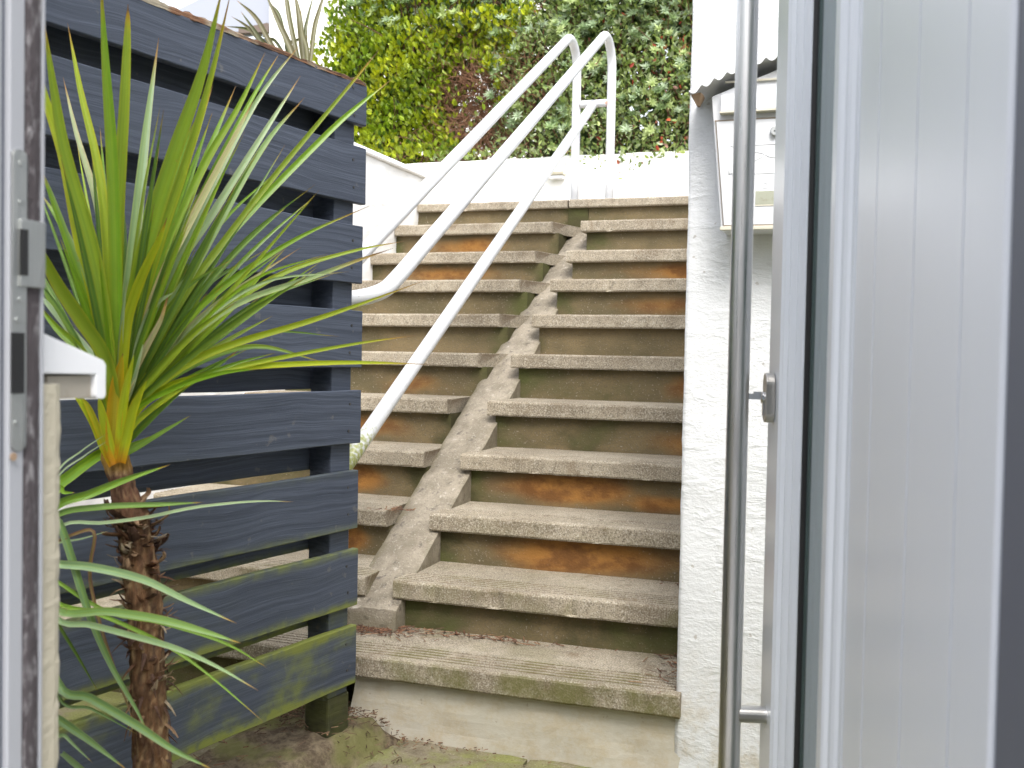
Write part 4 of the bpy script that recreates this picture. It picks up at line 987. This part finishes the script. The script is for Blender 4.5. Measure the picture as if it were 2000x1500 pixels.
# twigs: dead patch plus inner branches
def twigs(root, n, gen, r, L, name='twigs', m='twig'):
    b = B()
    for _ in range(n):
        p, d = gen(); pts = [p]
        ln = random.uniform(*L)
        for k in range(4):
            d = (d+Vector((random.uniform(-.5, .5), random.uniform(-.4, .4), random.uniform(-.5, .5)))).normalized(); pts.append(pts[-1]+d*ln/4)
        b.tube(spline(pts, 8), [r*(1-.6*k/7) for k in range(8)], 4, cap=False)
    b.build(name, m, root)
def t4():
    while True:
        x = random.gauss(-2.70, .23); z = random.gauss(2.84, .27)
        if z > 2.46: break
    return Vector((x, surf(x, z)+random.uniform(-.02, .22), z)), Vector((random.uniform(-1, 1), -.2, random.uniform(-.2, 1)))
MT['twig_red'] = m_paint('reddish_dead_twig', (.20, .105, .065), .9, .2)
twigs(H4, 1300, t4, .0028, (.10, .24), m='twig_red')
def g4():
    p, d = t4()
    return p, d, random.choice([(.20, .10, .055), (.14, .075, .045), (.26, .15, .08), (.30, .24, .16)]), .6
leaves('dead_leaves', 1500, g4, H4, sz=(.03, .05), wid=.4)
def t1():
    x = random.uniform(-3.9, -.45); z = random.uniform(2.3, 3.8)
    return Vector((x, surf(x, z)+random.uniform(.12, .35), z)), Vector((random.uniform(-.4, .4), -.2, 1))
twigs(H2, 420, t1, .006, (.25, .6), 'branches')
# inner foliage deeper in, so that little light shows through
def gi(x0, x1, c0, c1):
    def f():
        x = random.uniform(x0, x1); z = random.uniform(2.0, 4.0)
        if x > -2.95 and z < 2.47: return
        if x < lft(z): return
        if fbm(x*2.3, z*2.3, 44.) > .40+.35*(x > -2.3): return
        if dead(x, z) > .3 and random.random() < .7: return
        return Vector((x, 7.42+random.uniform(-.12, .28), z)), Vector((random.uniform(-1, 1), -.4, .4)), mixc(c0, c1, random.random()), 1.3
    return f
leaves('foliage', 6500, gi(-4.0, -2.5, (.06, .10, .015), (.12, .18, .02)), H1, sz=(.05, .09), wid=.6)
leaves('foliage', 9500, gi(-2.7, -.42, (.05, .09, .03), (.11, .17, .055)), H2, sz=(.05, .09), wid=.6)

# ================================================================== FAR HOUSE
FH = empty('far_house', (-9, 14, 0), 0, 'white house seen beyond the fence top, behind the flax leaves', 'house')
b = B(); b.box((-7.55, 12.0, -.03), (-3.5, 15.5, 7.5)); b.build('wall', 'stucco_far', FH)
b = B(); b.box((-13., 12.4, -.03), (-7.551, 15.5, 5.36)); b.build('wall', 'shaded_wall_grey', FH)  # white wall with its shade put into the grey colour
b = B(); b.prism([(-13., 12.1, 5.2), (-7.556, 12.1, 5.40), (-7.556, 12.1, 6.25), (-9.2, 12.1, 5.72), (-13., 12.1, 5.35)], (0, .25, 0)); b.build('fascia', 'shaded_wall_grey', FH)
b = B(); b.prism([(-8.0, 11.96, 5.37), (-7.556, 11.96, 5.41), (-7.556, 11.96, 5.29), (-8.0, 11.96, 5.31)], (0, .10, 0)); b.build('eave', 'brick', FH)

# ================================================================== SMALL LITTER
lt = B(); random.seed(5)
def needle(cx, cy, z, sx, sy, n, L=(.01, .04), cols=((.20, .10, .06), (.28, .17, .10), (.12, .07, .05))):
    for _ in range(n):
        x = random.gauss(cx, sx); y = random.gauss(cy, sy); a = random.uniform(0, math.pi); ln = random.uniform(*L); h = random.uniform(.001, .006); w_ = random.uniform(.0008, .0022)
        d = Vector((math.cos(a), math.sin(a), random.uniform(-.1, .2)))*ln; s = Vector((-math.sin(a), math.cos(a), 0))*w_
        p = Vector((x, y, max(z, soil_h(x, y) if z < .1 else z)+h)); lt.add([p-s, p+s, p+d+s, p+d-s, p+Vector((0, 0, w_)), p+d+Vector((0, 0, w_))], [(0, 1, 5, 4)[::1] if 0 else (0, 4, 5, 3), (4, 1, 2, 5), (0, 3, 2, 1)], col=random.choice(cols))
needle(-1.40, 2.80, .224, .09, .035, 420); needle(-1.05, 2.83, .224, .16, .015, 90)
needle(-1.42, 2.44, .002, .13, .08, 900, (.005, .03), cols=((.09, .055, .035), (.13, .08, .05), (.20, .13, .08))); needle(-.45, 2.80, .224, .03, .10, 60)
needle(-1.20, 2.545, .0, .18, .02, 120, L=(.004, .015)); needle(-.9, 2.3, .002, .3, .2, 80, L=(.003, .012)); needle(-1.6, 1.9, .002, .15, .3, 200)
needle(-.47, 3.12, .372, .04, .03, 40, L=(.005, .02)); needle(-1.45, 3.1, .54, .05, .02, 30)
tag(lt.build('leaf_litter', m_vcol('dry_litter', .9, .001, 200)), kind='stuff', label='dry needles and leaf scraps on the steps and paving', cat='litter')
